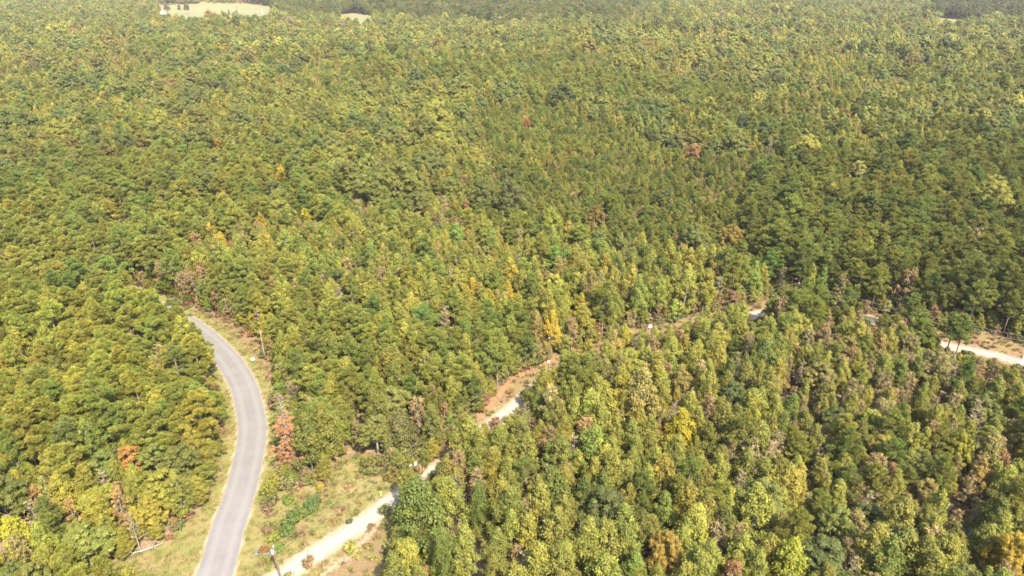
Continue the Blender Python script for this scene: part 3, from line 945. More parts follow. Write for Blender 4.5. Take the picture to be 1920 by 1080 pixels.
# trees that can be told apart: species, base (metres), height, width factor, colour, label
HAND = [
    # species, base, height, width factor, tint, colour word, variant, label
    ('oak_tree', (-52.2, 242.3), 19.0, 1.09, (.092, .100, .021), 0, 'large olive oak crown standing above yellow-green saplings, western one of two'),
    ('oak_tree', (-42.8, 249.3), 21.0, 1.04, (.095, .100, .022), 1, 'tallest rounded olive oak standing above yellow-green saplings in mid forest'),
    ('oak_tree', (-60.6, 251.8), 15.0, 1.0, (.092, .098, .022), 3, 'smaller olive oak leaning against the western one of two large oaks'),
    ('oak_tree', (-36.7, 256.8), 14.5, 1.0, (.100, .104, .024), 4, 'pale olive oak at the eastern foot of the tallest mid forest oak'),
    ('oak_tree', (-22.9, 253), 13.5, .95, (.098, .104, .022), 2, 'round olive oak between the tallest oak and a dark pair'),
    ('oak_tree', (-11.1, 244.6), 16.0, 0.94, (.072, .078, .021), 2, 'dark olive oak beside a bright lime tree in mid forest'),
    ('oak_tree', (-1, 236.7), 17.0, 0.98, (.064, .068, .022), 3, 'dark dense oak shading the gap behind a lime green tree'),
    ('oak_tree', (13.4, 222), 12.5, 0.81, (.135, .150, .020), 4, 'bright lime green broad tree beside dark oaks in mid forest'),
    ('oak_tree', (28.5, 223), 12.5, 0.88, (.105, .080, .018), 0, 'bronze brown oak with dark gaps behind a pale green round tree'),
    ('oak_tree', (34.8, 203.6), 10.0, 0.65, (.110, .118, .030), 1, 'pale green round tree in front of a bronze oak'),
    ('oak_tree', (70.6, 206.2), 12.0, 0.95, (.130, .100, .022), 2, 'golden bronze oak standing alone among young trees'),
    ('oak_tree', (143.6, 275.6), 13.5, 0.88, (.165, .160, .060), 3, 'pale straw yellow crown standing out of dark pines'),
    ('oak_tree', (123.8, 367.9), 14.0, 0.83, (.036, .052, .020), 4, 'very dark round evergreen crown among yellow-green trees'),
    ('oak_tree', (123.1, 321.5), 14.0, 0.98, (.105, .110, .034), 0, 'broad pale olive tree with light trunk beside dark crowns'),
    ('oak_tree', (78.7, 327.2), 13.0, 0.88, (.066, .074, .024), 1, 'grey-green oak at the edge of a dark clump'),
    ('maple_tree', (84.5, 313.2), 11.0, 1.9, (.17, .095, .050), 2, 'rusty orange tree in front of a grey-green oak'),
    ('oak_tree', (71, 342.3), 12.0, 0.78, (.060, .066, .022), 2, 'small dark oak beside the grey-green oak clump'),
    ('oak_tree', (-179.8, 327.2), 13.0, 0.98, (.112, .092, .026), 3, 'bronze tinged oak crown in the western oak row'),
    ('oak_tree', (-187, 308.8), 13.5, 1.04, (.090, .084, .022), 4, 'broad olive bronze oak in the western oak row'),
    ('oak_tree', (-222.9, 308.8), 13.0, 0.98, (.082, .080, .024), 0, 'olive oak near the western end of the oak row'),
    ('oak_tree', (-212.6, 325.3), 13.0, 0.98, (.110, .094, .024), 1, 'tawny oak crown rising behind the western pines'),
    ('oak_tree', (-143.1, 325.3), 12.0, 0.83, (.17, .125, .020), 2, 'golden orange oak crown behind the western pines'),
    ('poplar_tree', (-94.1, 271.4), 13.0, .9, (.25, .19, .018), 1, 'narrow bright golden cone tree among dark pines'),
    ('poplar_tree', (-73.2, 229.1), 10.0, 1.5, (.20, .185, .020), 2, 'bright yellow bushy tree below the golden cone tree'),
    ('dead_pine_tree', (-146, 236.7), 10.0, .7, (.22, .115, .06), 0, 'orange brown dead pine among living green pines'),
    ('dead_pine_tree', (-42.4, 103.1), 18.5, .95, (.215, .108, .060), 1, 'rust red dead pine with bare grey top beside the paved road'),
    ('maple_tree', (8.3, 380.1), 9.5, 1.6, (.19, .060, .042), 1, 'dusky crimson tree alone in the green far forest'),
    ('magnolia_tree', (-15.3, 84.1), 14.5, 1.2, (.074, .094, .020), 0, 'dark glossy pyramid shaped evergreen beside the white gravel track'),
    ('magnolia_tree', (-21.8, 108.4), 9.5, .95, (.084, .084, .030), 1, 'dense dull dark green rounded evergreen above the mailbox'),
    ('magnolia_tree', (-10.4, 75.5), 13.0, .62, (.084, .106, .022), 2, 'slim dark evergreen at the forest corner near the bottom edge'),
    ('poplar_tree', (-7.4, 76.5), 13.0, 1.05, (.115, .125, .028), 3, 'yellow-green poplar with pale trunk beside a slim dark evergreen'),
    ('magnolia_tree', (-5.5, 87.6), 11.0, .65, (.074, .096, .020), 0, 'narrow dark green evergreen second from the gravel track corner'),
    ('poplar_tree', (32.3, 106.8), 12.5, 1.25, (.19, .165, .014), 0, 'bright golden green tree in the middle of the near woods'),
    ('oak_tree', (23.7, 76.5), 11.5, 0.68, (.165, .118, .026), 1, 'orange tinged rounded tree near the bottom edge of the woods'),
    ('poplar_tree', (41.4, 73.5), 13.0, 1.2, (.150, .160, .018), 4, 'bright lime poplar at the bottom edge of the near woods'),
    ('oak_tree', (52, 81.3), 12.0, 0.72, (.100, .115, .026), 3, 'big fresh green rounded tree with yellow leaves on one flank'),
    ('oak_tree', (75.6, 75.5), 12.5, 0.71, (.215, .152, .018), 0, 'bright amber yellow tree in the near corner of the woods'),
    ('oak_tree', (84.3, 102.2), 10.5, 0.60, (.155, .150, .018), 2, 'lemon green round tree among rusty brown young trees'),
    ('oak_tree', (93.6, 128.1), 12.5, 0.88, (.105, .092, .036), 4, 'broad dull khaki tree below the white gravel track'),
    ('oak_tree', (94.4, 140.3), 9.5, 0.72, (.120, .098, .044), 1, 'grey-brown bushy tree just below the white gravel track'),
    ('poplar_tree', (-65.3, 117.7), 7.5, 1.25, (.25, .20, .016), 5, 'bright yellow tree overhanging the grass verge of the paved road'),
    ('poplar_tree', (-78.6, 80.7), 11.0, 1.25, (.19, .185, .020), 2, 'lemon yellow tree at the lower western corner of the woods'),
    ('maple_tree', (-71.1, 100.3), 8.5, 1.7, (.23, .125, .040), 3, 'orange brown thin tree inside the lower western woods'),
    ('maple_tree', (-82, 104), 8.0, 1.7, (.17, .085, .050), 4, 'dusky brown tree beside a tall slanting pine trunk'),
    ('pine_tree', (-82.2, 101), 14.0, 1.0, (.078, .094, .028), 5, 'tall pine with a long bare slanting trunk'),
    ('pine_tree', (-74.3, 128.1), 13.5, 1.25, (.085, .102, .030), 0, 'big bushy light green pine overhanging the road bend'),
    ('pine_tree', (-85.8, 151.4), 12.5, 1.4, (.082, .096, .028), 1, 'rounded olive pine where the road disappears'),
    ('poplar_tree', (-88.2, 158), 8.0, 1.1, (.16, .155, .022), 0, 'yellow-green poplar where the road disappears'),
    ('poplar_tree', (-98.6, 162.7), 8.5, 1.2, (.22, .175, .030), 3, 'golden poplar near the small grass clearing'),
    ('maple_tree', (-110.5, 164.5), 9.0, 1.8, (.26, .150, .060), 0, 'pale orange tree beside the small grass clearing'),
    ('pine_tree', (-118.9, 177.4), 13.5, 1.3, (.092, .100, .032), 2, 'layered olive pine above the small grass clearing'),
    ('pine_tree', (3.2, 140.3), 9.5, 1.3, (.066, .088, .024), 3, 'dense green pine beside the red clay strip and pole'),
    ('pine_tree', (-8.2, 123), 9.5, 1.2, (.074, .094, .024), 4, 'bushy pine at the edge of the red clay strip'),
    ('pine_tree', (89.9, 162.7), 10.5, 1.35, (.072, .092, .024), 1, 'pine overhanging the bend of the white gravel track'),
    ('pine_tree', (109.9, 144.7), 12.0, 1.1, (.080, .104, .024), 2, 'tall pine with bare leaning trunks standing before the white track'),
    ('pine_tree', (108.1, 145.7), 12.0, 1.1, (.076, .098, .024), 3, 'second tall bare stemmed pine standing before the white track'),
    ('pine_tree', (103.9, 157.2), 11.5, 1.2, (.078, .100, .026), 4, 'rounded pine on the far side of the white track bend'),
    ('poplar_tree', (-367.5, 564.7), 12.0, 1.3, (.165, .160, .022), 1, 'yellow-green spreading crown in the far western forest'),
    ('oak_tree', (-346.9, 512.5), 15.0, 0.80, (.150, .155, .024), 3, 'bright yellow-green crown alone in the far western forest'),
    ('oak_tree', (-126.5, 857), 15.0, 1.10, (.150, .160, .026), 2, 'lime yellow crown below the far tan field'),
    ('bare_tree', (-16.7, 150.8), 11.5, 1.0, (.17, .14, .07), 0, 'half bare pale trunked tree in the mid forest gap'),
    ('bare_tree', (-3, 127.4), 5.5, .7, (.16, .10, .06), 1, 'white leaning bare stem beside the red clay strip'),
    ('bare_tree', (2.8, 115.2), 8.0, 1.1, (.15, .12, .05), 2, 'leafless grey-brown tree in front of the gravel track'),
    ('bare_tree', (-48.1, 123), 9.0, .8, (.15, .12, .05), 0, 'bleached bare treetop just behind the rust red dead pine'),
    ('bare_tree', (118.5, 310.6), 15.0, .8, (.15, .13, .06), 1, 'pale forked trunk rising among dark far crowns'),
    ('cedar_tree', (-468.4, 1214.8), 8.0, .9, (.030, .038, .016), 0, 'small dark cedar standing alone in the tan field'),
    ('bare_tree', (-454.3, 1214.8), 15.0, .9, (.12, .10, .06), 2, 'thin bare tree standing alone in the tan field'),
    ('cedar_tree', (-453.2, 1209.2), 7.0, 1.3, (.034, .040, .018), 1, 'dark bush at the foot of the bare field tree'),
    ('oak_tree', (-569.2, 1214.8), 17.0, 0.80, (.085, .072, .036), 3, 'brownish field tree closest to the farm building'),
    ('oak_tree', (-542.1, 1226), 17.0, 0.75, (.092, .078, .042), 1, 'round brownish tree at the edge of the tan field'),
    ('oak_tree', (-564.7, 1249), 14.0, 0.60, (.092, .100, .040), 2, 'green tree tucked behind the round brownish field tree'),
    ('oak_tree', (-592.2, 1214.8), 17.0, 1.00, (.105, .090, .034), 4, 'broad tawny tree beside the white farm building'),
]
EXTRA = {
    'dead_pine_tree': [shape_dead_pine(91, 10, 2.4, .05), shape_dead_pine(92, 13, 2.9, .30)],
    'magnolia_tree': [shape_cedar(81, 13.5, 4.9), shape_cedar(82, 8.5, 4.6), shape_cedar(83, 13.0, 4.4)],
    'cedar_tree': [shape_cedar(71, 8.0, 2.2), shape_cedar(72, 7.0, 2.0)],
}
EX_MESH = {'dead_pine_tree': [], 'magnolia_tree': [], 'cedar_tree': []}
for sp, L_ in EXTRA.items():
    lm, bm = {'dead_pine_tree': (M_DRY, M_GREYBARK), 'magnolia_tree': (M_LEAF, M_BARK_OAK), 'cedar_tree': (M_NEEDLE, M_BARK_PINE)}[sp]
    for lf, tr in L_:
        EX_MESH[sp].append((lf.mesh('crown', lm), tr.mesh('trunk', bm)))


def make_tree(sp, x, y, H, wf, rot, tint, var, label, group):
    H0 = SPEC[sp][4] if sp in SPEC else {'dead_pine_tree': (10, 13), 'magnolia_tree': (13.5, 8.5, 13.0), 'cedar_tree': (8.0, 7.0)}[sp][var]
    crown, trunk = VAR[sp][var][:2] if sp in SPEC else EX_MESH[sp][var]
    e = bpy.data.objects.new(sp, None)
    e.location = (x, y, float(ground_z(x, y)))
    e.rotation_euler = (0, 0, rot)
    s = H / H0
    e.scale = (s * wf, s * wf, s)
    e['label'] = label
    e['category'] = 'tree'
    e['group'] = group
    COL.objects.link(e)
    for nm, m in (('trunk', trunk), ('crown', crown)):
        c = bpy.data.objects.new(nm, m)
        c.parent = e
        c['tint'] = [float(v) for v in tint]
        COL.objects.link(c)
    return e


GROUPS = {'poplar_tree': 'young poplar trees of the forest', 'pine_tree': 'pine trees of the forest', 'oak_tree': 'broad crowned oaks of the forest', 'maple_tree': 'thin browning trees of the forest', 'bare_tree': 'leafless and half bare trees', 'dead_pine_tree': 'dead pines with rusty needles', 'magnolia_tree': 'dark broadleaf evergreens', 'cedar_tree': 'cedars in the field'}
hand_xy, hand_h = [], []
CROWN_R = {'poplar_tree': 2.75, 'pine_tree': 2.7, 'oak_tree': 5.2, 'maple_tree': 1.7, 'bare_tree': 2.2, 'dead_pine_tree': 2.6, 'magnolia_tree': 4.6, 'cedar_tree': 2.0}
used_labels = set()
for i, (sp, (x, y), H, wf, tint, var, label) in enumerate(HAND):
    var = var % (len(VAR[sp]) if sp in VAR else len(EX_MESH[sp]))
    tint = (tint[0] * 1.16, tint[1] * 1.12, tint[2] * .85)
    make_tree(sp, x, y, H, wf, random.uniform(0, 6.28), tint, var, label, GROUPS[sp])
    used_labels.add(label)
    H0 = SPEC[sp][4] if sp in SPEC else H
    hand_h.append((x, y, H, CROWN_R[sp] * wf * H / (SPEC[sp][4] if sp in SPEC else H), sp))
    hand_xy.append((x, y, (1.7 if sp == 'dead_pine_tree' else 1.0) * CROWN_R[sp] * wf * H / H0 * .62))
hand_xy = np.array(hand_xy)

CR_OF = CROWN_R
# near forest: dart throwing with a radius per species
trees = []   # x, y, species index, height, width factor
R1 = np.random.default_rng(21)
Y_NEAR = 430.0
cell = 4.0
grid = {}


def free(x, y, r):
    ci, cj = int(x // cell), int(y // cell)
    for a in range(ci - 2, ci + 3):
        for b in range(cj - 2, cj + 3):
            for (px, py, pr) in grid.get((a, b), ()):
                if (px - x) ** 2 + (py - y) ** 2 < (max(r, pr) * .62 + min(r, pr) * .62) ** 2:
                    return False
    return True


NC = 60000
cy_ = np.sqrt(R1.uniform(62.0 ** 2, Y_NEAR ** 2, NC))
cx_ = R1.uniform(-1, 1, NC) * (cy_ * .78 + 42)
ok = ~blocked(cx_, cy_)
cx_, cy_ = cx_[ok], cy_[ok]
zz = zone_of(cx_, cy_)
mixw = species_mix(cx_, cy_, zz)
spi = pick_species(mixw, R1.random(len(cx_)))
hd = np.full(len(cx_), 1e9)
for hx, hy, hr in hand_xy:
    d = np.hypot(cx_ - hx, cy_ - hy) - hr
    hd = np.minimum(hd, d)
rd_k = dist_line(ROAD_S[::3], cx_, cy_)
side_k = (cx_ > np.interp(cy_, ROAD_S[:, 1], ROAD_S[:, 0])) & (cy_ < 150)
# what has to stay in sight over the crowns before it: (u, half width, lowest v that shows) worked out from the things themselves
TU, TVv, _s = project(TRACK_S[:, 0], TRACK_S[:, 1], .1)
OPEN = [(520, 95), (640, 90), (712, 22), (792, 6), (953, 9), (1424, 18), (1642, 16), (1800, 32), (1880, 50)]
SIGHT = []
for hx, hy, hH, hR, hs in hand_h:
    ub, vb, _q = project(hx, hy, 0)
    if hy < 420 and not (ub < 420 and vb > 540):
        u0, v0, s0 = project(hx, hy, hH * ({'magnolia_tree': .15, 'dead_pine_tree': .12}.get(hs, .46)))
        SIGHT.append((u0, hR * s0 * .8, v0, hy))
for hx, hy, hz_, hw in ((*(8.8, 139.8), .6, 8), (*(36.3, 156.6), 1.6, 8), (*(-19, 103.1), .2, 14), (*(-61.1, 144.2), 1.0, 8), (*(124.3, 141.7), 2.5, 8)):
    u0, v0, s0 = project(hx, hy, hz_)
    SIGHT.append((u0, hw, v0, hy))


SUNNY = [(*(-0.8, 122.6), 2.6), (*(69, 167.9), 5.0), (*(99.5, 163.9), 5.0), (*(112.5, 150.3), 5), (*(118.4, 147.7), 5), (*(123, 144.4), 5), (*(-27.8, 88.2), 4), (*(-32.3, 83.9), 4), (*(-17.2, 102), 1.5), (*(-8.3, 112.9), 2)]


def cap_height(x, y, H, cr):
    """Trees that stand before a landmark, the track or the strip are only as tall as leaves it in sight."""
    ut, vt, st = project(x, y, H)
    lim = None
    if y < 170 and 470 < ut < 2050:
        vk = float(np.interp(ut, TU, TVv))
        v_base = project(x, y, 0)[1]
        if v_base > vk:
            lim = vk - float(R1.uniform(14, 54))
            for (ou, ow) in OPEN:
                if abs(ut - ou) < ow + cr * st * .55:
                    lim = vk + 11
    sx, sy = to_sun.x / math.cos(SUN_EL), to_sun.y / math.cos(SUN_EL)
    for (wx_, wy_, ww) in SUNNY:
        dx_, dy_ = x - wx_, y - wy_
        along, lat = dx_ * sx + dy_ * sy, abs(dx_ * sy - dy_ * sx)
        if 0 < along < 14 and lat < ww + cr * .8:
            H = min(H, max(1.0, along * math.tan(SUN_EL) * 1.02 + .4))
    ut, vt, st = project(x, y, H)
    for (u0, hw, v0, hy) in SIGHT:
        if y < hy and abs(ut - u0) < hw + cr * st * .7:
            lim = v0 if lim is None else max(lim, v0)
    if lim is None or vt >= lim:
        return H
    lo, hi = 0.0, H
    for _ in range(12):
        m = (lo + hi) / 2
        if project(x, y, m)[1] < lim:
            hi = m
        else:
            lo = m
    return lo


for k in range(len(cx_)):
    sp = SPECIES[spi[k]]
    zi = zz[k]
    hf = ZONES[zi][2] if zi >= 0 else 1.05
    sf = ZONES[zi][3] if zi >= 0 else 1.12
    sz = hf * R1.normal(1, .13)
    sz = min(max(sz, .45), 1.5)
    r = RADIUS[sp] * sf * (.55 + .45 * sz)
    if hd[k] < r * .45 or not free(cx_[k], cy_[k], r):
        continue
    H = SPEC[sp][4] * sz
    if sp == 'oak_tree' and cy_[k] < 220:
        H *= .72
    if H > 6 and rd_k[k] < 9.5 and side_k[k]:
        H = R1.uniform(4, 6.5)
    H = cap_height(cx_[k], cy_[k], H, CR_OF[sp] * H / SPEC[sp][4])
    if H < 2.6:
        continue
    grid.setdefault((int(cx_[k] // cell), int(cy_[k] // cell)), []).append((cx_[k], cy_[k], r))
    trees.append((cx_[k], cy_[k], spi[k], H, R1.uniform(.88, 1.2), zi))

# saplings that clothe the forest edge down to the ground
NC = 26000
ex = R1.uniform(-130, 185, NC)
ey = R1.uniform(64, 200, NC)
bd = np.minimum(dist_line(ROAD_S[::3], ex, ey) - 6.0, dist_line(TRACK_S[::4], ex, ey) - 2.6)
for P in CLEARINGS:
    bd = np.minimum(bd, (2.6 if P is ROW else 0) - sdist(P, ex, ey))
ok = (bd > -.4) & (bd < 5.0)
ex, ey = ex[ok], ey[ok]
ez = zone_of(ex, ey)
for k in range(len(ex)):
    u = R1.random()
    si_ = 0 if u < .62 else (3 if u < .86 else 1)
    sp = SPECIES[si_]
    H = R1.uniform(2.6, 6.2)
    r = .75 + .1 * H
    if not free(ex[k], ey[k], r * .4):
        continue
    H = cap_height(ex[k], ey[k], H, 1.4)
    if H < 1.8:
        continue
    grid.setdefault((int(ex[k] // cell), int(ey[k] // cell)), []).append((ex[k], ey[k], r * .5))
    trees.append((ex[k], ey[k], si_, H, R1.uniform(1.25, 1.8), ez[k]))

# far forest: stands of different age; big crowns first, then smaller trees fill what is left
def far_rows(y0, y1, s, sx=.95):
    xs = np.arange(-1650, 1650, s)
    ys = np.arange(y0, y1, s * sx)
    X, Y = np.meshgrid(xs, ys)
    X = X + (np.arange(len(ys)) % 2)[:, None] * s * .5 + R1.uniform(-.5, .5, X.shape) * s
    Y = Y + R1.uniform(-.5, .5, Y.shape) * s
    X, Y = X.ravel(), Y.ravel()
    k = np.abs(X) < Y * .74 + 40
    return X[k], Y[k]


H0ARR = np.array([SPEC[s][4] for s in SPECIES])
cover = np.zeros((3400, 2200), bool)   # one cell per metre: x + 1700, y


def cover_disc(x, y, r):
    for a, b, c in zip(x, y, r):
        q = int(c)
        i0, j0 = int(a) + 1700, int(b)
        cover[max(0, i0 - q):i0 + q + 1, max(0, j0 - q):j0 + q + 1] = True


def in_fields(x, y):
    b = np.zeros(len(x), bool)
    for P in (FIELD_A, FIELD_B, FIELD_C):
        b |= in_poly(P, x, y)
    return b


parts = []
stand = lambda x, y: wave(x, y, 190, 1) * .7 + wave(x, y, 80, 6) * .45
bx_, by_ = far_rows(Y_NEAR, 2050, 12.5)
st = stand(bx_, by_)
bz = zone_of(bx_, by_)
mz = species_mix(bx_, by_, bz)
k = (R1.random(len(bx_)) < np.clip(.34 + .75 * st, .02, .92) * np.where(bz >= 0, mz[:, 2] * 5, 1)) & ~in_fields(bx_, by_)
bx_, by_, bz = bx_[k], by_[k], bz[k]
bsp = np.where(R1.random(len(bx_)) < .80, 2, 0)
bH = H0ARR[bsp] * R1.uniform(1.0, 1.4, len(bx_))
bW = np.where(bsp == 2, R1.uniform(.85, 1.2, len(bx_)), R1.uniform(1.5, 2.0, len(bx_)))
cover_disc(bx_, by_, np.where(bsp == 2, 3.6, 2.8) * bH / H0ARR[bsp] * np.where(bsp == 2, bW, 1.2))
parts.append((bx_, by_, bsp, bH, bW))
for y0, y1, s in ((Y_NEAR, 620, 5.2), (620, 900, 6.0), (900, 1300, 6.9), (1300, 2050, 8.2)):
    a, b = far_rows(y0, y1, s)
    k = ~cover[np.clip(a.astype(int) + 1700, 0, 3399), np.clip(b.astype(int), 0, 2199)] & ~in_fields(a, b)
    a, b = a[k], b[k]
    zf = zone_of(a, b)
    m = species_mix(a, b, zf)
    m[:, 2] *= np.where(zf >= 0, 1, .35)
    m /= m.sum(1, keepdims=True)
    sp_ = pick_species(m, R1.random(len(a)))
    hf = np.array([Z[2] for Z in ZONES] + [1.0])[zf] * (1 + .22 * np.clip(stand(a, b), -1, 1)) * np.clip(R1.normal(1, .17, len(a)), .55, 1.5)
    h = H0ARR[sp_] * hf
    h[sp_ == 2] *= .8
    w = R1.uniform(.95, 1.35, len(a)) * np.where(sp_ == 2, .8, 1.1 if y0 < 800 else 1.3)
    parts.append((a, b, sp_, h, w))
FX, FY, fsp, FH, FW = (np.concatenate([p[i] for p in parts]) for i in range(5))
ok = np.ones(len(FX), bool)
for hx, hy, hr in hand_xy[hand_xy[:, 1] > Y_NEAR - 10]:
    ok &= np.hypot(FX - hx, FY - hy) > hr + 1.5
FX, FY, fsp, FH, FW = FX[ok], FY[ok], fsp[ok], FH[ok], FW[ok]

T = np.array(trees)
TX = np.concatenate([T[:, 0], FX])
TY = np.concatenate([T[:, 1], FY])
TS = np.concatenate([T[:, 2], fsp]).astype(int)
TH = np.concatenate([T[:, 3], FH])
TW = np.concatenate([T[:, 4], FW])
TZ = ground_z(TX, TY)
TZN = zone_of(TX, TY)
NT = len(TX)
TROT = R1.uniform(0, 6.28, NT)
TVAR = np.array([R1.integers(0, SPEC[SPECIES[s]][1]) for s in TS])
# colours: patches of like-coloured trees plus individual scatter
TINT = np.empty((NT, 3))
TCOL = np.zeros(NT, int)
patch = wave(TX, TY, 85, 3) * .6 + wave(TX, TY, 32, 6) * .5
for s, sp in enumerate(SPECIES):
    k = np.where(TS == s)[0]
    pal = PALETTE[sp]
    w = np.array([q[2] for q in pal], float)
    cw = np.cumsum(w / w.sum())
    u = np.clip(R1.random(len(k)) * .5 + (.5 + .62 * patch[k]).clip(0, 1) * .5, 0, .999)
    ci = (u[:, None] > cw).sum(1)
    TCOL[k] = ci
    TINT[k] = np.array([q[1] for q in pal])[ci]
val = np.clip(R1.normal(1, .13, NT), .65, 1.4)[:, None]
hue = R1.normal(0, .07, NT)[:, None]
TINT = TINT * val * (1 + hue * np.array([[1.0, -.15, -.4]]))
# near pines darken eastward: side-lighting put into the tint, besides their deeper green
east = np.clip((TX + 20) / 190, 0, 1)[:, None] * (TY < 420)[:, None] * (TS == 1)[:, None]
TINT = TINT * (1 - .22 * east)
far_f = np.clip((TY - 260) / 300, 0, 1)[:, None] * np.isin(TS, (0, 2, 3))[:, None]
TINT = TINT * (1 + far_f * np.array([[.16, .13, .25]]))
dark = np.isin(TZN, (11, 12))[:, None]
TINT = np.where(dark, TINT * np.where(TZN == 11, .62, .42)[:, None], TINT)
pale = (TZN == 10)[:, None]
TINT = np.where(pale, TINT * 1.08, TINT)
yel = ((TX < -60) & (TY < 160))[:, None]
TINT = np.where(yel, TINT * np.array([[1.15, 1.10, .95]]), TINT)

# ---- the trees that show largest stand as single things
pu, pv, ps = project(TX, TY, TZ + TH * .62)
tu, tv, _ = project(TX, TY, TZ + TH * .98)
inside = (pu > -25) & (pu < 1945) & (tv < 1078) & (pv > 0)
LIMIT = {'poplar_tree': 300, 'pine_tree': 290, 'oak_tree': 150, 'maple_tree': 190, 'bare_tree': 40}
CR = np.array([CROWN_R[s] for s in SPECIES])
H0s = np.array([SPEC[s][4] for s in SPECIES])
appear = ps ** 2 * TH * (CR[TS] * TH / H0s[TS] * TW)
single = np.zeros(NT, bool)
for s, sp in enumerate(SPECIES):
    k = np.where((TS == s) & inside)[0]
    k = k[np.argsort(-appear[k])][:LIMIT[sp]]
    single[k] = True

TEN = ['at the very edge', 'one tenth', 'two tenths', 'three tenths', 'four tenths', 'half way', 'six tenths', 'seven tenths', 'eight tenths', 'nine tenths', 'at the far edge']
SIZEW = {0: 'small', 1: 'medium', 2: 'tall'}
NAMEW = {'poplar_tree': 'poplar', 'pine_tree': 'pine', 'oak_tree': 'oak', 'maple_tree': 'thin tree', 'bare_tree': 'half bare tree'}


def tenth(f, edge0, edge1):
    k = int(round(f * 20))
    if k <= 0:
        return edge0
    if k >= 20:
        return edge1
    base = k // 2
    word = ['', 'one tenth', 'two tenths', 'three tenths', 'four tenths', 'half way', 'six tenths', 'seven tenths', 'eight tenths', 'nine tenths'][base] if base else ''
    if k % 2 == 0:
        return word
    return ('past ' + word) if word else 'barely in'


def auto_label(i):
    sp = SPECIES[TS[i]]
    s = TH[i] / SPEC[sp][4]
    size = 'small' if s < .8 else ('tall' if s > 1.0 else '')
    colw = PALETTE[sp][TCOL[i]][0]
    u, v = pu[i] / 1920, 1 - pv[i] / 1080
    a = tenth(min(max(u, 0), 1), 'at the western edge', 'at the eastern edge')
    b = tenth(min(max(v, 0), 1), 'at the bottom', 'at the top')
    a = a + ' across' if 'edge' not in a else a
    b = b + ' up' if not b.startswith('at ') else b
    near_road = dist_line(ROAD_S[::5], [TX[i]], [TY[i]])[0]
    near_track = dist_line(TRACK_S[::8], [TX[i]], [TY[i]])[0]
    where = ' by the road' if near_road < 10.5 else (' by the track' if near_track < 8 else '')
    return ' '.join(f'{size} {colw} {NAMEW[sp]}{where}, {a}, {b}'.split())


idx = np.where(single)[0]
idx = idx[np.argsort(-appear[idx])]
labels = {}
for i in idx:
    lab = auto_label(i)
    labels.setdefault(lab, []).append(i)
final = {}
RANK = ['tallest', 'second tallest', 'third tallest', 'fourth tallest', 'fifth tallest', 'sixth tallest']
COUNT = {2: 'two', 3: 'three', 4: 'four', 5: 'five', 6: 'six', 7: 'seven', 8: 'eight'}


def trim(lab, most=16):
    for a_, b_ in ((': tall ', ': '), (': small ', ': '), (' of two', ''), (' of three', ''), (' of four', ''), (' of five', ''), (' of six', ''), (' by the ', ' by ')):
        if len(lab.split()) > most:
            lab = lab.replace(a_, b_, 1)
    return lab


for lab, mem in labels.items():
    if len(mem) == 1:
        final[mem[0]] = trim(lab)
        continue
    mem = sorted(mem, key=lambda q: -TH[q])
    m_ = len(mem)
    for q, i in enumerate(mem):
        if m_ == 2:
            w_ = ('taller', 'shorter')[q]
        else:
            w_ = 'shortest' if q == m_ - 1 else RANK[min(q, 5)]
        final[i] = trim(f'{w_} of {COUNT.get(m_, "many")}: {lab}')
for i in idx:
    sp = SPECIES[TS[i]]
    make_tree(sp, TX[i], TY[i], TH[i], TW[i], TROT[i], TINT[i], int(TVAR[i]), final[i], GROUPS[sp])


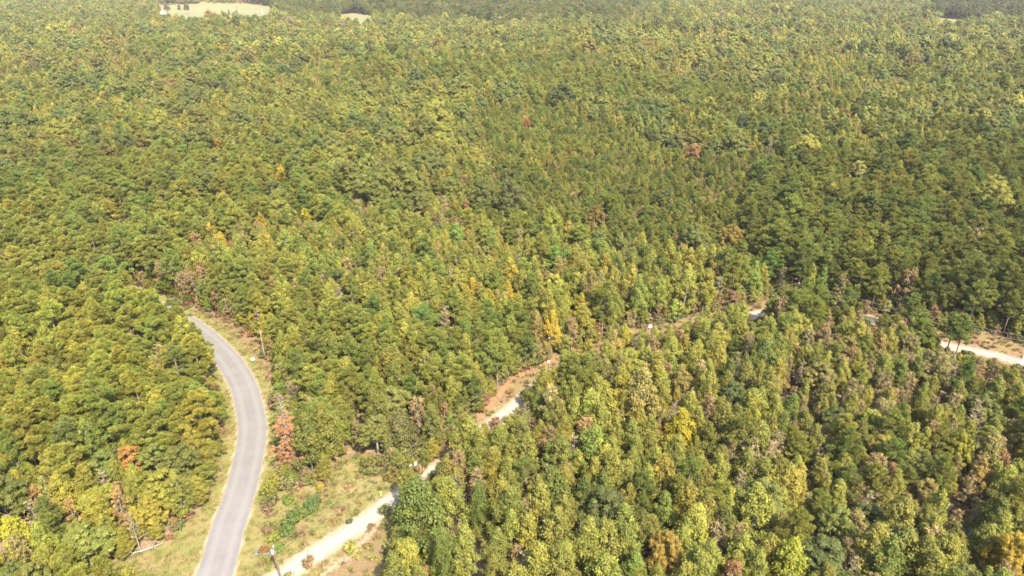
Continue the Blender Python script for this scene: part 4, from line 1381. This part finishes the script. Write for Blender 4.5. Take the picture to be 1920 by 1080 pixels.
# ---- the rest of each kind: one object that instances the same shapes
def scatter(name, label, cat, sources, pts, idx, rot, scl, tint, tilt=None):
    col = bpy.data.collections.new(name + '_shapes')
    for k, m in enumerate(sources):
        ob = bpy.data.objects.new(f'{name}_shape.{k:03d}', m)
        col.objects.link(ob)
    me = bpy.data.meshes.new(name)
    n = len(pts)
    me.vertices.add(n)
    me.vertices.foreach_set('co', np.asarray(pts, np.float32).ravel())
    a = me.attributes.new('shape', 'INT', 'POINT')
    a.data.foreach_set('value', np.asarray(idx, np.int32))
    a = me.attributes.new('turn', 'FLOAT_VECTOR', 'POINT')
    rv = np.zeros((n, 3), np.float32)
    rv[:, 2] = rot
    if tilt is not None:
        rv[:, :2] = tilt
    a.data.foreach_set('vector', rv.ravel())
    a = me.attributes.new('size', 'FLOAT_VECTOR', 'POINT')
    a.data.foreach_set('vector', np.asarray(scl, np.float32).ravel())
    a = me.attributes.new('tint', 'FLOAT_COLOR', 'POINT')
    a.data.foreach_set('color', np.column_stack([tint, np.ones(n)]).astype(np.float32).ravel())
    me.update()
    ob = bpy.data.objects.new(name, me)
    ob['kind'] = 'stuff'
    ob['label'] = label
    ob['category'] = cat
    COL.objects.link(ob)
    ng = bpy.data.node_groups.new(name, 'GeometryNodeTree')
    ng.interface.new_socket('Geometry', in_out='INPUT', socket_type='NodeSocketGeometry')
    ng.interface.new_socket('Geometry', in_out='OUTPUT', socket_type='NodeSocketGeometry')
    gi, go = ng.nodes.new('NodeGroupInput'), ng.nodes.new('NodeGroupOutput')
    ip = ng.nodes.new('GeometryNodeInstanceOnPoints')
    ci = ng.nodes.new('GeometryNodeCollectionInfo')
    ci.inputs['Collection'].default_value = col
    ci.inputs['Separate Children'].default_value = True
    ci.inputs['Reset Children'].default_value = True
    def na(nm, dt):
        q = ng.nodes.new('GeometryNodeInputNamedAttribute')
        q.data_type = dt
        q.inputs['Name'].default_value = nm
        return q.outputs['Attribute']
    lk = ng.links.new
    lk(gi.outputs[0], ip.inputs['Points'])
    lk(ci.outputs[0], ip.inputs['Instance'])
    ip.inputs['Pick Instance'].default_value = True
    lk(na('shape', 'INT'), ip.inputs['Instance Index'])
    lk(na('turn', 'FLOAT_VECTOR'), ip.inputs['Rotation'])
    lk(na('size', 'FLOAT_VECTOR'), ip.inputs['Scale'])
    lk(ip.outputs[0], go.inputs[0])
    md = ob.modifiers.new('scatter', 'NODES')
    md.node_group = ng
    return ob


WHAT = {'poplar_tree': ('mass of slim yellow-green poplars filling the forest', 'forest'), 'pine_tree': ('mass of green pines standing in stands through the forest', 'forest'), 'oak_tree': ('mass of broad olive oaks through the far forest', 'forest'), 'maple_tree': ('mass of thin brown and rusty young trees through the forest', 'forest'), 'bare_tree': ('scattered pale half bare trees through the forest', 'forest')}
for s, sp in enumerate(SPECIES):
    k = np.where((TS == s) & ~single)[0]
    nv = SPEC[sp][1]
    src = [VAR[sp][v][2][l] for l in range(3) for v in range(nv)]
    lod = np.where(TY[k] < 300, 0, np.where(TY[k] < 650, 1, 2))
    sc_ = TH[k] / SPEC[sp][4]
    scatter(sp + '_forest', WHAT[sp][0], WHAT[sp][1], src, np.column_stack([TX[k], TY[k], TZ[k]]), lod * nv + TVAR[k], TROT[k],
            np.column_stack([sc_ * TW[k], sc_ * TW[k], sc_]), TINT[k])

# ------------------------------------------------------------------ undergrowth, weeds and grass
R2 = np.random.default_rng(31)
n = 30000
uy = np.sqrt(R2.uniform(62.0 ** 2, 480.0 ** 2, n))
ux = R2.uniform(-1, 1, n) * (uy * .78 + 30)
ok = ~blocked(ux, uy, -1.6)
ux, uy = ux[ok], uy[ok]
bsrc = [shape_bush(500 + k, 1.7, 1.1) for k in range(4)]
bsrc = [lf.mesh('bush_shape', M_LEAF, 1.0, tr, M_BARK_GREY) for lf, tr in bsrc]
btint = np.array([(.085, .090, .028), (.11, .10, .034), (.14, .095, .045), (.075, .088, .024), (.15, .075, .04)])
ti = R2.integers(0, 5, len(ux))
bs = R2.uniform(.5, 1.7, len(ux))
scatter('undergrowth', 'low brushy undergrowth beneath the forest trees', 'undergrowth', bsrc, np.column_stack([ux, uy, ground_z(ux, uy)]), R2.integers(0, 4, len(ux)),
        R2.uniform(0, 6.28, len(ux)), np.column_stack([bs * 1.1, bs * 1.1, bs]), btint[ti] * R2.uniform(.75, 1.25, len(ux))[:, None])


def tuft(seed, n, h, spread, w):
    r = np.random.default_rng(seed)
    lf = Leaves(seed)
    a = r.uniform(0, 6.28, n)
    d = np.column_stack([np.cos(a) * r.uniform(.1, .8, n), np.sin(a) * r.uniform(.1, .8, n), np.ones(n)])
    ax = nrm(d)
    base = np.column_stack([r.normal(size=n) * spread, r.normal(size=n) * spread, np.zeros(n)])
    l = h * r.uniform(.6, 1.1, n) * .5
    nor = nrm(np.cross(ax, r.normal(size=(n, 3))))
    lf.add(base + ax * l[:, None], nor, ax, w, l, r.random())
    return lf


# tall weeds on the cleared strips
n = 26000
wx = R2.uniform(-80, 150, n)
wy = R2.uniform(62, 185, n)
inw = np.maximum.reduce([sdist(P, wx, wy) for P in (CLEAR_A, CLEAR_B, ROW, ROW_B, VERGE, SPOT)])
keep = (inw > -2.0) & (dist_line(ROAD_S[::3], wx, wy) > 6.3) & (dist_line(TRACK_S[::3], wx, wy) > 2.3)
dc = dist_line(CLAY, wx, wy)
keep &= (R2.random(n) < np.clip(dc / 4.2, .3, 1))
dens = .5 + .5 * wave(wx, wy, 9, 2)
lowgrass = (sdist(CLEAR_A, wx, wy) > 2.0) & (dist_line([(-40.7, 101), (-39.7, 87.6), (-39.8, 80.7)], wx, wy) > 3.2)
keep |= (sdist(CLEAR_B, wx, wy) > -1) & (dist_line([(-31, 78.6), (-21.5, 92)], wx, wy) > 4.5) & (R2.random(n) < .8)
keep &= np.where(lowgrass, R2.random(n) < .34, R2.random(n) < .25 + .6 * dens)
wx, wy = wx[keep], wy[keep]
wsrc = [tuft(700 + k, 34, .95, .22, .035).mesh('weed_shape', M_WEED) for k in range(3)]
wsrc += [shape_bush(720 + k, .9, .6, .16, .7)[0].mesh('weed_shape', M_WEED) for k in range(3)]
wt = np.array([(.17, .105, .048), (.145, .085, .045), (.19, .14, .055), (.125, .115, .034), (.125, .075, .05)])
wsel = R2.integers(0, 5, len(wx))
yellowish = in_poly(CLEAR_B, wx, wy)
wcol = np.where((yellowish & (R2.random(len(wx)) < .8))[:, None], np.array([[.165, .158, .034]]), wt[wsel])
ws = R2.uniform(.5, 1.35, len(wx)) * np.where(R2.random(len(wx)) < .06, 1.9, 1.0)
olive = (in_poly(CLEAR_A, wx, wy) & (R2.random(len(wx)) < .6)) | (in_poly(ROW, wx, wy) & (R2.random(len(wx)) < np.clip((wx - 5) / 40, .12, .5)))
wcol = np.where(olive[:, None], np.array([[.118, .116, .032]]), wcol)
scatter('weeds', 'brown and yellow weeds on the cleared strips', 'weeds', wsrc, np.column_stack([wx, wy, ground_z(wx, wy)]), R2.integers(0, 6, len(wx)),
        R2.uniform(0, 6.28, len(wx)), np.column_stack([ws, ws, ws]), wcol * R2.uniform(.8, 1.2, len(wx))[:, None])

# mown grass on the verges
n = 60000
wx = R2.uniform(-92, 10, n)
wy = R2.uniform(62, 180, n)
rd = dist_line(ROAD_S[::3], wx, wy)
keep = (((rd > 3.35) & (rd < 6.6)) | (sdist(LAWN, wx, wy) > -.5) | (sdist(CLEAR_A, wx, wy) > .5)) & (rd > 3.35) & (dist_line(TRACK_S[::3], wx, wy) > 2.0)
keep &= R2.random(n) < .45 + .45 * wave(wx, wy, 6, 4)
wx, wy = wx[keep], wy[keep]
gsrc = [tuft(800 + k, 26, .22, .22, .03).mesh('grass_shape', M_WEED) for k in range(3)]
gt = np.array([(0.094, 0.094, 0.023), (0.126, 0.106, 0.034), (0.144, 0.109, 0.044)])
gs = R2.uniform(.6, 1.3, len(wx))
scatter('grass', 'short yellow-green grass on the road verges', 'grass', gsrc, np.column_stack([wx, wy, ground_z(wx, wy)]), R2.integers(0, 3, len(wx)),
        R2.uniform(0, 6.28, len(wx)), np.column_stack([gs, gs, gs]), gt[R2.choice(3, len(wx), p=[.45, .37, .18])] * R2.uniform(.85, 1.15, len(wx))[:, None])

# loose stones along the track edges
n = 9000
k = R2.integers(0, len(TRACK_S), n)
px = TRACK_S[k, 0] + R2.normal(size=n) * 1.25
py = TRACK_S[k, 1] + R2.normal(size=n) * 1.25
stones = []
for q in range(3):
    r = np.random.default_rng(q)
    mb = MB()
    for s in range(7):
        c = r.normal(size=3) * np.array([.28, .28, 0])
        z = r.uniform(.03, .09)
        w = r.uniform(.03, .085, 4)
        b = len(mb.v)
        mb.v += [(c[0] - w[0], c[1] - w[1], 0), (c[0] + w[2], c[1] - w[0], 0), (c[0] + w[3], c[1] + w[1], 0), (c[0] - w[1], c[1] + w[2], 0), (c[0] + .01, c[1], z)]
        mb.f += [(b, b + 1, b + 4), (b + 1, b + 2, b + 4), (b + 2, b + 3, b + 4), (b + 3, b, b + 4)]
    stones.append(mb.mesh('stone_shape', km))
scatter('gravel', 'loose pale stones along the gravel track', 'gravel', stones, np.column_stack([px, py, np.full(n, .03)]), R2.integers(0, 3, n), R2.uniform(0, 6.28, n),
        np.column_stack([R2.uniform(.6, 1.4, n)] * 3), np.full((n, 3), .5))


# ------------------------------------------------------------------ shrubs that can be told apart
def thing(name, label, cat, loc, rotz=0.0, group=None):
    e = bpy.data.objects.new(name, None)
    e.location = (loc[0], loc[1], float(ground_z(loc[0], loc[1])) if len(loc) < 3 else loc[2])
    e.rotation_euler = (0, 0, rotz)
    e['label'] = label
    e['category'] = cat
    if group:
        e['group'] = group
    COL.objects.link(e)
    return e


def shrub(seed, loc, H, R, tint, label, size=.22, dens=1.4):
    e = thing('shrub', label, 'shrub', loc, group='shrubs in the roadside clearing')
    lf, tr = shape_bush(seed, H * (1.45 if seed < 13 else 1.2), R * (1.4 if seed < 13 else 1.15), size, dens * 1.6)
    for nm, m in (('stems', tr.mesh('stems', M_BARK_GREY)), ('foliage', lf.mesh('foliage', M_LEAF))):
        c = bpy.data.objects.new(nm, m)
        c.parent = e
        c['tint'] = [v * .82 for v in tint]
        COL.objects.link(c)


GRN = (.105, .140, .024)
shrub(1, (-38.6, 89.5), 2.6, 1.3, (.090, .130, .024), 'fresh green shrub, biggest of the clearing shrubs, nearest the road')
shrub(2, (-38.6, 87.3), 1.7, 1.1, (.100, .140, .024), 'fresh green shrub directly in front of the biggest clearing shrub')
shrub(3, (-36.2, 92.9), 2.0, 1.0, (.085, .125, .028), 'green shrub behind the biggest clearing shrub')
shrub(4, (-37.6, 91.9), 1.5, 1.0, (.105, .130, .028), 'pale green low shrub between two taller clearing shrubs')
shrub(5, (-36, 94.8), 1.4, .8, (.090, .120, .032), 'small dull green shrub farthest back in the clearing row')
shrub(6, (-41, 95.1), 1.2, .8, (.110, .140, .022), 'small light green shrub behind the clearing row')
shrub(7, (-39.1, 83.9), 1.2, .7, (.105, .145, .022), 'lowest bright green shrub nearest the concrete headwall')
shrub(8, (-40.6, 85.8), 1.1, .75, (.150, .165, .022), 'yellow-green shrub nearest the concrete headwall')
shrub(9, (-41.6, 83.5), .75, .55, (.19, .10, .03), 'orange brown shrub inside the angle of the concrete headwall')
shrub(10, (-41.3, 100.3), 1.8, 1.5, (.125, .150, .018), 'lime green bush at the foot of the rust red dead pine')
shrub(11, (-38.5, 100.3), 1.6, 1.3, (.125, .125, .026), 'olive bush beside the lime green bush below the dead pine')
shrub(12, (-36.4, 101), 2.6, 1.3, (.165, .130, .026), 'yellow-brown bush at the corner of the clearing')
shrub(13, (-42.5, 99), .9, .6, (.24, .19, .02), 'tiny golden bush below the lime green bush')
shrub(14, (-35.9, 98.7), 1.0, .6, (.24, .19, .02), 'tiny golden bush below the yellow-brown bush')
shrub(15, (-26.9, 103.7), 2.6, 2.4, (.125, .120, .026), 'broad olive bush at the back of the clearing')
shrub(16, (-23.1, 102.2), 2.4, 2.2, (.170, .130, .024), 'broad golden bush between the clearing and the mailbox')
shrub(17, (-28.7, 90.1), .6, .45, (.070, .085, .04), 'tiny dark weed clump alone beside the track bank')
shrub(18, (-19, 94.6), 2.2, 1.7, (.100, .125, .026), 'green bush hugging the track side of the dark evergreen')
shrub(19, (-42.5, 87.6), .9, .8, (.17, .11, .05), 'low rusty weed clump along the mown verge')

# ------------------------------------------------------------------ poles, wires, signs and small things
M_POLE = plain('weathered_pole_wood', (0.202, 0.168, 0.134), (0.134, 0.105, 0.084), 2, .9, .3, (4, 4, .5))
M_POLE_DK = plain('brown_pole_wood', (.13, .08, .055), (.09, .058, .04), 2, .9, .3, (4, 4, .5))
M_GREYMET = plain('galvanised_metal', (.55, .56, .57), (.42, .43, .45), 4, .45, 0, None, .3)
M_WHITE = plain('white_paint', (.80, .80, .78), (.70, .70, .68), 5, .6)
M_WIRE = plain('aluminium_wire', (.24, .23, .21), (.19, .18, .17), 5, .5)
M_CONC = plain('pale_concrete', (0.115, 0.106, 0.095), (0.085, 0.08, 0.071), 1.6, .9, .3)
M_YEL = plain('yellow_plastic', (.80, .52, .02), (.72, .46, .02), 5, .5)
M_BLUEW = plain('pale_blue_white_paint', (.62, .70, .76), (.54, .62, .68), 5, .5)
M_RED = plain('faded_red_roof', (.42, .11, .07), (.50, .18, .12), .4, .7)


def pole(loc, H, mat, label, top='can', r=.15, lean=(0, 0)):
    e = thing('utility_pole', label, 'utility pole', loc, group='utility poles')
    MB().tube([(0, 0, -.5), (lean[0] * .5, lean[1] * .5, H * .5), (lean[0], lean[1], H)], [r, r * .88, r * .72], 10).build('pole', mat, e)
    tx, ty = lean
    if top == 'can':
        MB().tube([(tx - .28, ty - .05, H - 1.35), (tx - .28, ty - .05, H - 1.28), (tx - .28, ty - .05, H - .55), (tx - .28, ty - .05, H - .48)], [.1, .19, .19, .08], 12).build('transformer', M_GREYMET, e)
    MB().tube([(tx, ty, H), (tx, ty, H + .10), (tx, ty, H + .28)], [.05, .1, .03], 8).build('insulator', M_GREYMET, e)
    MB().tube([(tx, ty, H - .95), (tx + .3, ty - .1, H - .95)], [.03, .03], 6).build('bracket', M_GREYMET, e)
    return e, (loc[0] + tx, loc[1] + ty, H + .25), (loc[0] + tx + .3, loc[1] + ty - .1, H - .95)


P1 = pole((-36.7, 77.3), 7.6, M_POLE_DK, 'brown utility pole at the mouth of the white gravel track', 'can', .16, (-.25, .1))
P3 = pole((8.8, 139.8), 8.6, M_POLE_DK, 'slim brown utility pole standing on the red clay strip', 'plain', .13)
P4 = pole((81.1, 174.1), 6.6, M_POLE_DK, 'utility pole half hidden where the cleared strip bends', 'plain', .10)
P5 = pole((124.3, 141.7), 7.4, M_WHITE, 'pale utility pole beside the white track at the eastern edge', 'plain', .16)
pole((-61.1, 144.2), 7.9, M_POLE, 'weathered grey utility pole beside the paved road bend', 'plain', .16)
pole((-412.7, 1214.8), 9.5, M_WHITE, 'white pole at the edge of the far tan field', 'plain', .35)
mt = MB()
mt.box(-.22, .22, -.24, -.16, 1.9, 2.5)
mx_ = thing('meter_box', 'white meter box fixed low on the clay strip pole', 'meter box', (8.8, 139.8))
mt.build('case', M_WHITE, mx_)
MB().box(-.12, .12, -.26, -.245, 2.12, 2.38).build('cover', M_GREYMET, mx_)


def wire(a, b, sag, label, r=.010):
    mb = MB()
    pts = []
    for k in range(25):
        t = k / 24
        pts.append((a[0] * (1 - t) + b[0] * t, a[1] * (1 - t) + b[1] * t, a[2] * (1 - t) + b[2] * t - 4 * sag * t * (1 - t)))
    mb.tube(pts, [r] * 25, 4)
    o = mb.build('power_wire', M_WIRE)
    o['label'] = label
    o['category'] = 'wire'
    o['group'] = 'overhead wires along the track'


wire(P1[1], P3[1], 1.1, 'upper overhead wire from the track mouth to the clay strip pole')
wire(P1[2], P3[2], 1.5, 'lower overhead wire from the track mouth to the clay strip pole')
wire(P3[1], P4[1], 1.0, 'upper overhead wire from the clay strip pole to the bend')
wire(P3[2], P4[2], 1.4, 'lower overhead wire from the clay strip pole to the bend')
wire(P4[1], P5[1], .8, 'upper overhead wire along the white track to the eastern edge', .02)
wire(P4[2], P5[2], 1.1, 'lower overhead wire along the white track to the eastern edge', .02)

e = thing('sign', 'plain white square sign on a thin post beside the cleared strip', 'sign', (36.3, 156.6), rad(8))
MB().tube([(0, .03, -.2), (0, .03, 2.9)], [.045, .045], 6).build('post', M_GREYMET, e)
MB().box(-.4, .4, -.02, 0, 2.1, 2.95).build('panel', M_WHITE, e)

e = thing('mailbox', 'pale blue and white mailbox on a thin post near the track', 'mailbox', (-19.4, 103.2), rad(-5))
MB().tube([(0, 0, -.2), (0, 0, 1.5)], [.055, .05], 6).build('post', M_POLE, e)
mb = MB()
for s in (-.36, .36):
    mb.v += [(s, math.cos(a) * .17, 1.62 + max(0, math.sin(a)) * .2 + (0 if math.sin(a) >= 0 else -.12)) for a in np.linspace(-math.pi / 2 + .8, math.pi * 1.5 - .8, 9)]
mb.f += [tuple(range(9))[::-1], tuple(range(9, 18))] + [(i, (i + 1) % 9, 9 + (i + 1) % 9, 9 + i) for i in range(9)]
mb.build('box', M_BLUEW, e)
MB().box(-.40, -.362, -.13, .13, 1.52, 1.74).build('door', M_WHITE, e)
MB().box(.1, .13, -.2, -.175, 1.6, 1.95).build('flag', M_RED, e)

e = thing('meter_post', 'short pale wooden post with white meter head beside the mailbox', 'meter post', (-18.5, 103.1))
MB().tube([(0, 0, -.3), (0, 0, 1.9)], [.15, .13], 8).build('post', M_POLE, e)
MB().box(-.2, .16, -.2, .14, 1.9, 2.3).build('meter_head', M_WHITE, e)
MB().tube([(.1, 0, 2.3), (.1, 0, 2.75)], [.05, .05], 8).build('conduit', M_GREYMET, e)

e = thing('marker_post', 'small bright yellow marker post in the clearing grass', 'marker', (-24.3, 96.8))
MB().tube([(0, 0, -.2), (0, 0, .55)], [.05, .05], 8).build('stake', M_WHITE, e)
MB().tube([(0, 0, .5), (0, 0, .62), (0, 0, .95), (0, 0, 1.02)], [.13, .16, .16, .08], 10).build('cap', M_YEL, e)

# rock on the verge
rk = MB()
r = np.random.default_rng(4)
for k in range(3):
    for q in range(7):
        a = q * 6.283 / 7
        rr = (.42, .36, .15)[k] * r.uniform(.8, 1.2)
        rk.v.append((math.cos(a) * rr * 1.2, math.sin(a) * rr, (-.05, .16, .3)[k]))
for k in range(2):
    for q in range(7):
        rk.f.append((k * 7 + q, k * 7 + (q + 1) % 7, (k + 1) * 7 + (q + 1) % 7, (k + 1) * 7 + q))
rk.f.append(tuple(14 + q for q in range(7)))
o = rk.build('rock', M_WHITE, None, (*(-64.2, 144.2), 0))
o['label'] = 'small white rock on the mown verge near the grey pole'
o['category'] = 'rock'

# culvert headwall
e = thing('headwall', 'low pale concrete culvert headwall in the grass by the paved road', 'headwall', (-42.8, 82.7), rad(4))
MB().box(0, 2.5, -.14, .14, -.3, .45).build('front_wall', M_CONC, e)
w = MB()
w.box(-.1, .1, .0, 1.8, -.3, .32)
wo_ = w.build('wing_wall', M_CONC, e, (.12, .142, 0))
wo_.rotation_euler = (0, 0, rad(-8))
MB().box(2.505, 3.4, -.1, .1, -.3, .1).build('footing', M_CONC, e)

# fallen trunk with brush by the lawn
def laid(name, label, loc, ang, Ln, r0):
    e = thing(name, label, 'fallen tree', loc, ang)
    tr, tips = branch_tree(int(Ln * 10), Ln, 1.0, 7, r0)
    ob = tr.build('trunk', M_BLEACHED, e)
    ob.rotation_euler = (0, rad(84), 0)
    ob.location = (0, 0, .35)


laid('fallen_tree', 'bleached fallen tree at the edge of the lawn', (-61.9, 83.4), rad(28), 3.4, .08)
laid('fallen_tree', 'shorter bleached fallen stem lying against the lawn trees', (-62.1, 83.5), rad(205), 2.4, .06)

# farm building beside the far field
bx, by = (-584.1, 1226)
e = thing('farm_building', 'white farm building with faded red roof at the far field', 'building', (bx, by), rad(8))
MB().box(-5, 5, -3.5, 3.5, -1, 3.6).build('wall', M_WHITE, e)
rf = MB()
rf.v += [(-5.5, -4.1, 3.45), (5.5, -4.1, 3.45), (5.5, 0, 6.6), (-5.5, 0, 6.6), (-5.5, 4.1, 3.45), (5.5, 4.1, 3.45), (-5.5, -4.1, 3.3), (5.5, -4.1, 3.3), (5.5, 4.1, 3.3), (-5.5, 4.1, 3.3)]
rf.f += [(0, 1, 2, 3), (3, 2, 5, 4), (0, 3, 4), (1, 5, 2), (6, 7, 1, 0), (8, 9, 4, 5), (6, 0, 4, 9), (7, 8, 5, 1), (6, 9, 8, 7)]
rf.build('roof', M_RED, e)
M_DARK = plain('dark_glass', (.05, .06, .07), (.04, .05, .06), 4, .2)
MB().box(-.6, .6, -3.58, -3.503, -.5, 2.2).build('door', M_DARK, e)
for xx in (-3.2, 2.8):
    MB().box(xx - .6, xx + .6, -3.58, -3.503, 1.0, 2.4).build('window', M_DARK, e)

# ------------------------------------------------------------------ the hazy air
hm, N, L = new_mat('autumn_haze')
pv_ = N.new('ShaderNodeVolumePrincipled')
pv_.inputs['Color'].default_value = (1.0, .98, .93, 1)
pv_.inputs['Density'].default_value = .000035
pv_.inputs['Anisotropy'].default_value = .0
o = N.new('ShaderNodeOutputMaterial')
L.new(pv_.outputs[0], o.inputs['Volume'])
hz = MB().box(-7500, 7500, -900, 9500, -60, 140).build('haze', hm)
hz['kind'] = 'stuff'
hz['label'] = 'thin pale haze over the whole forest'
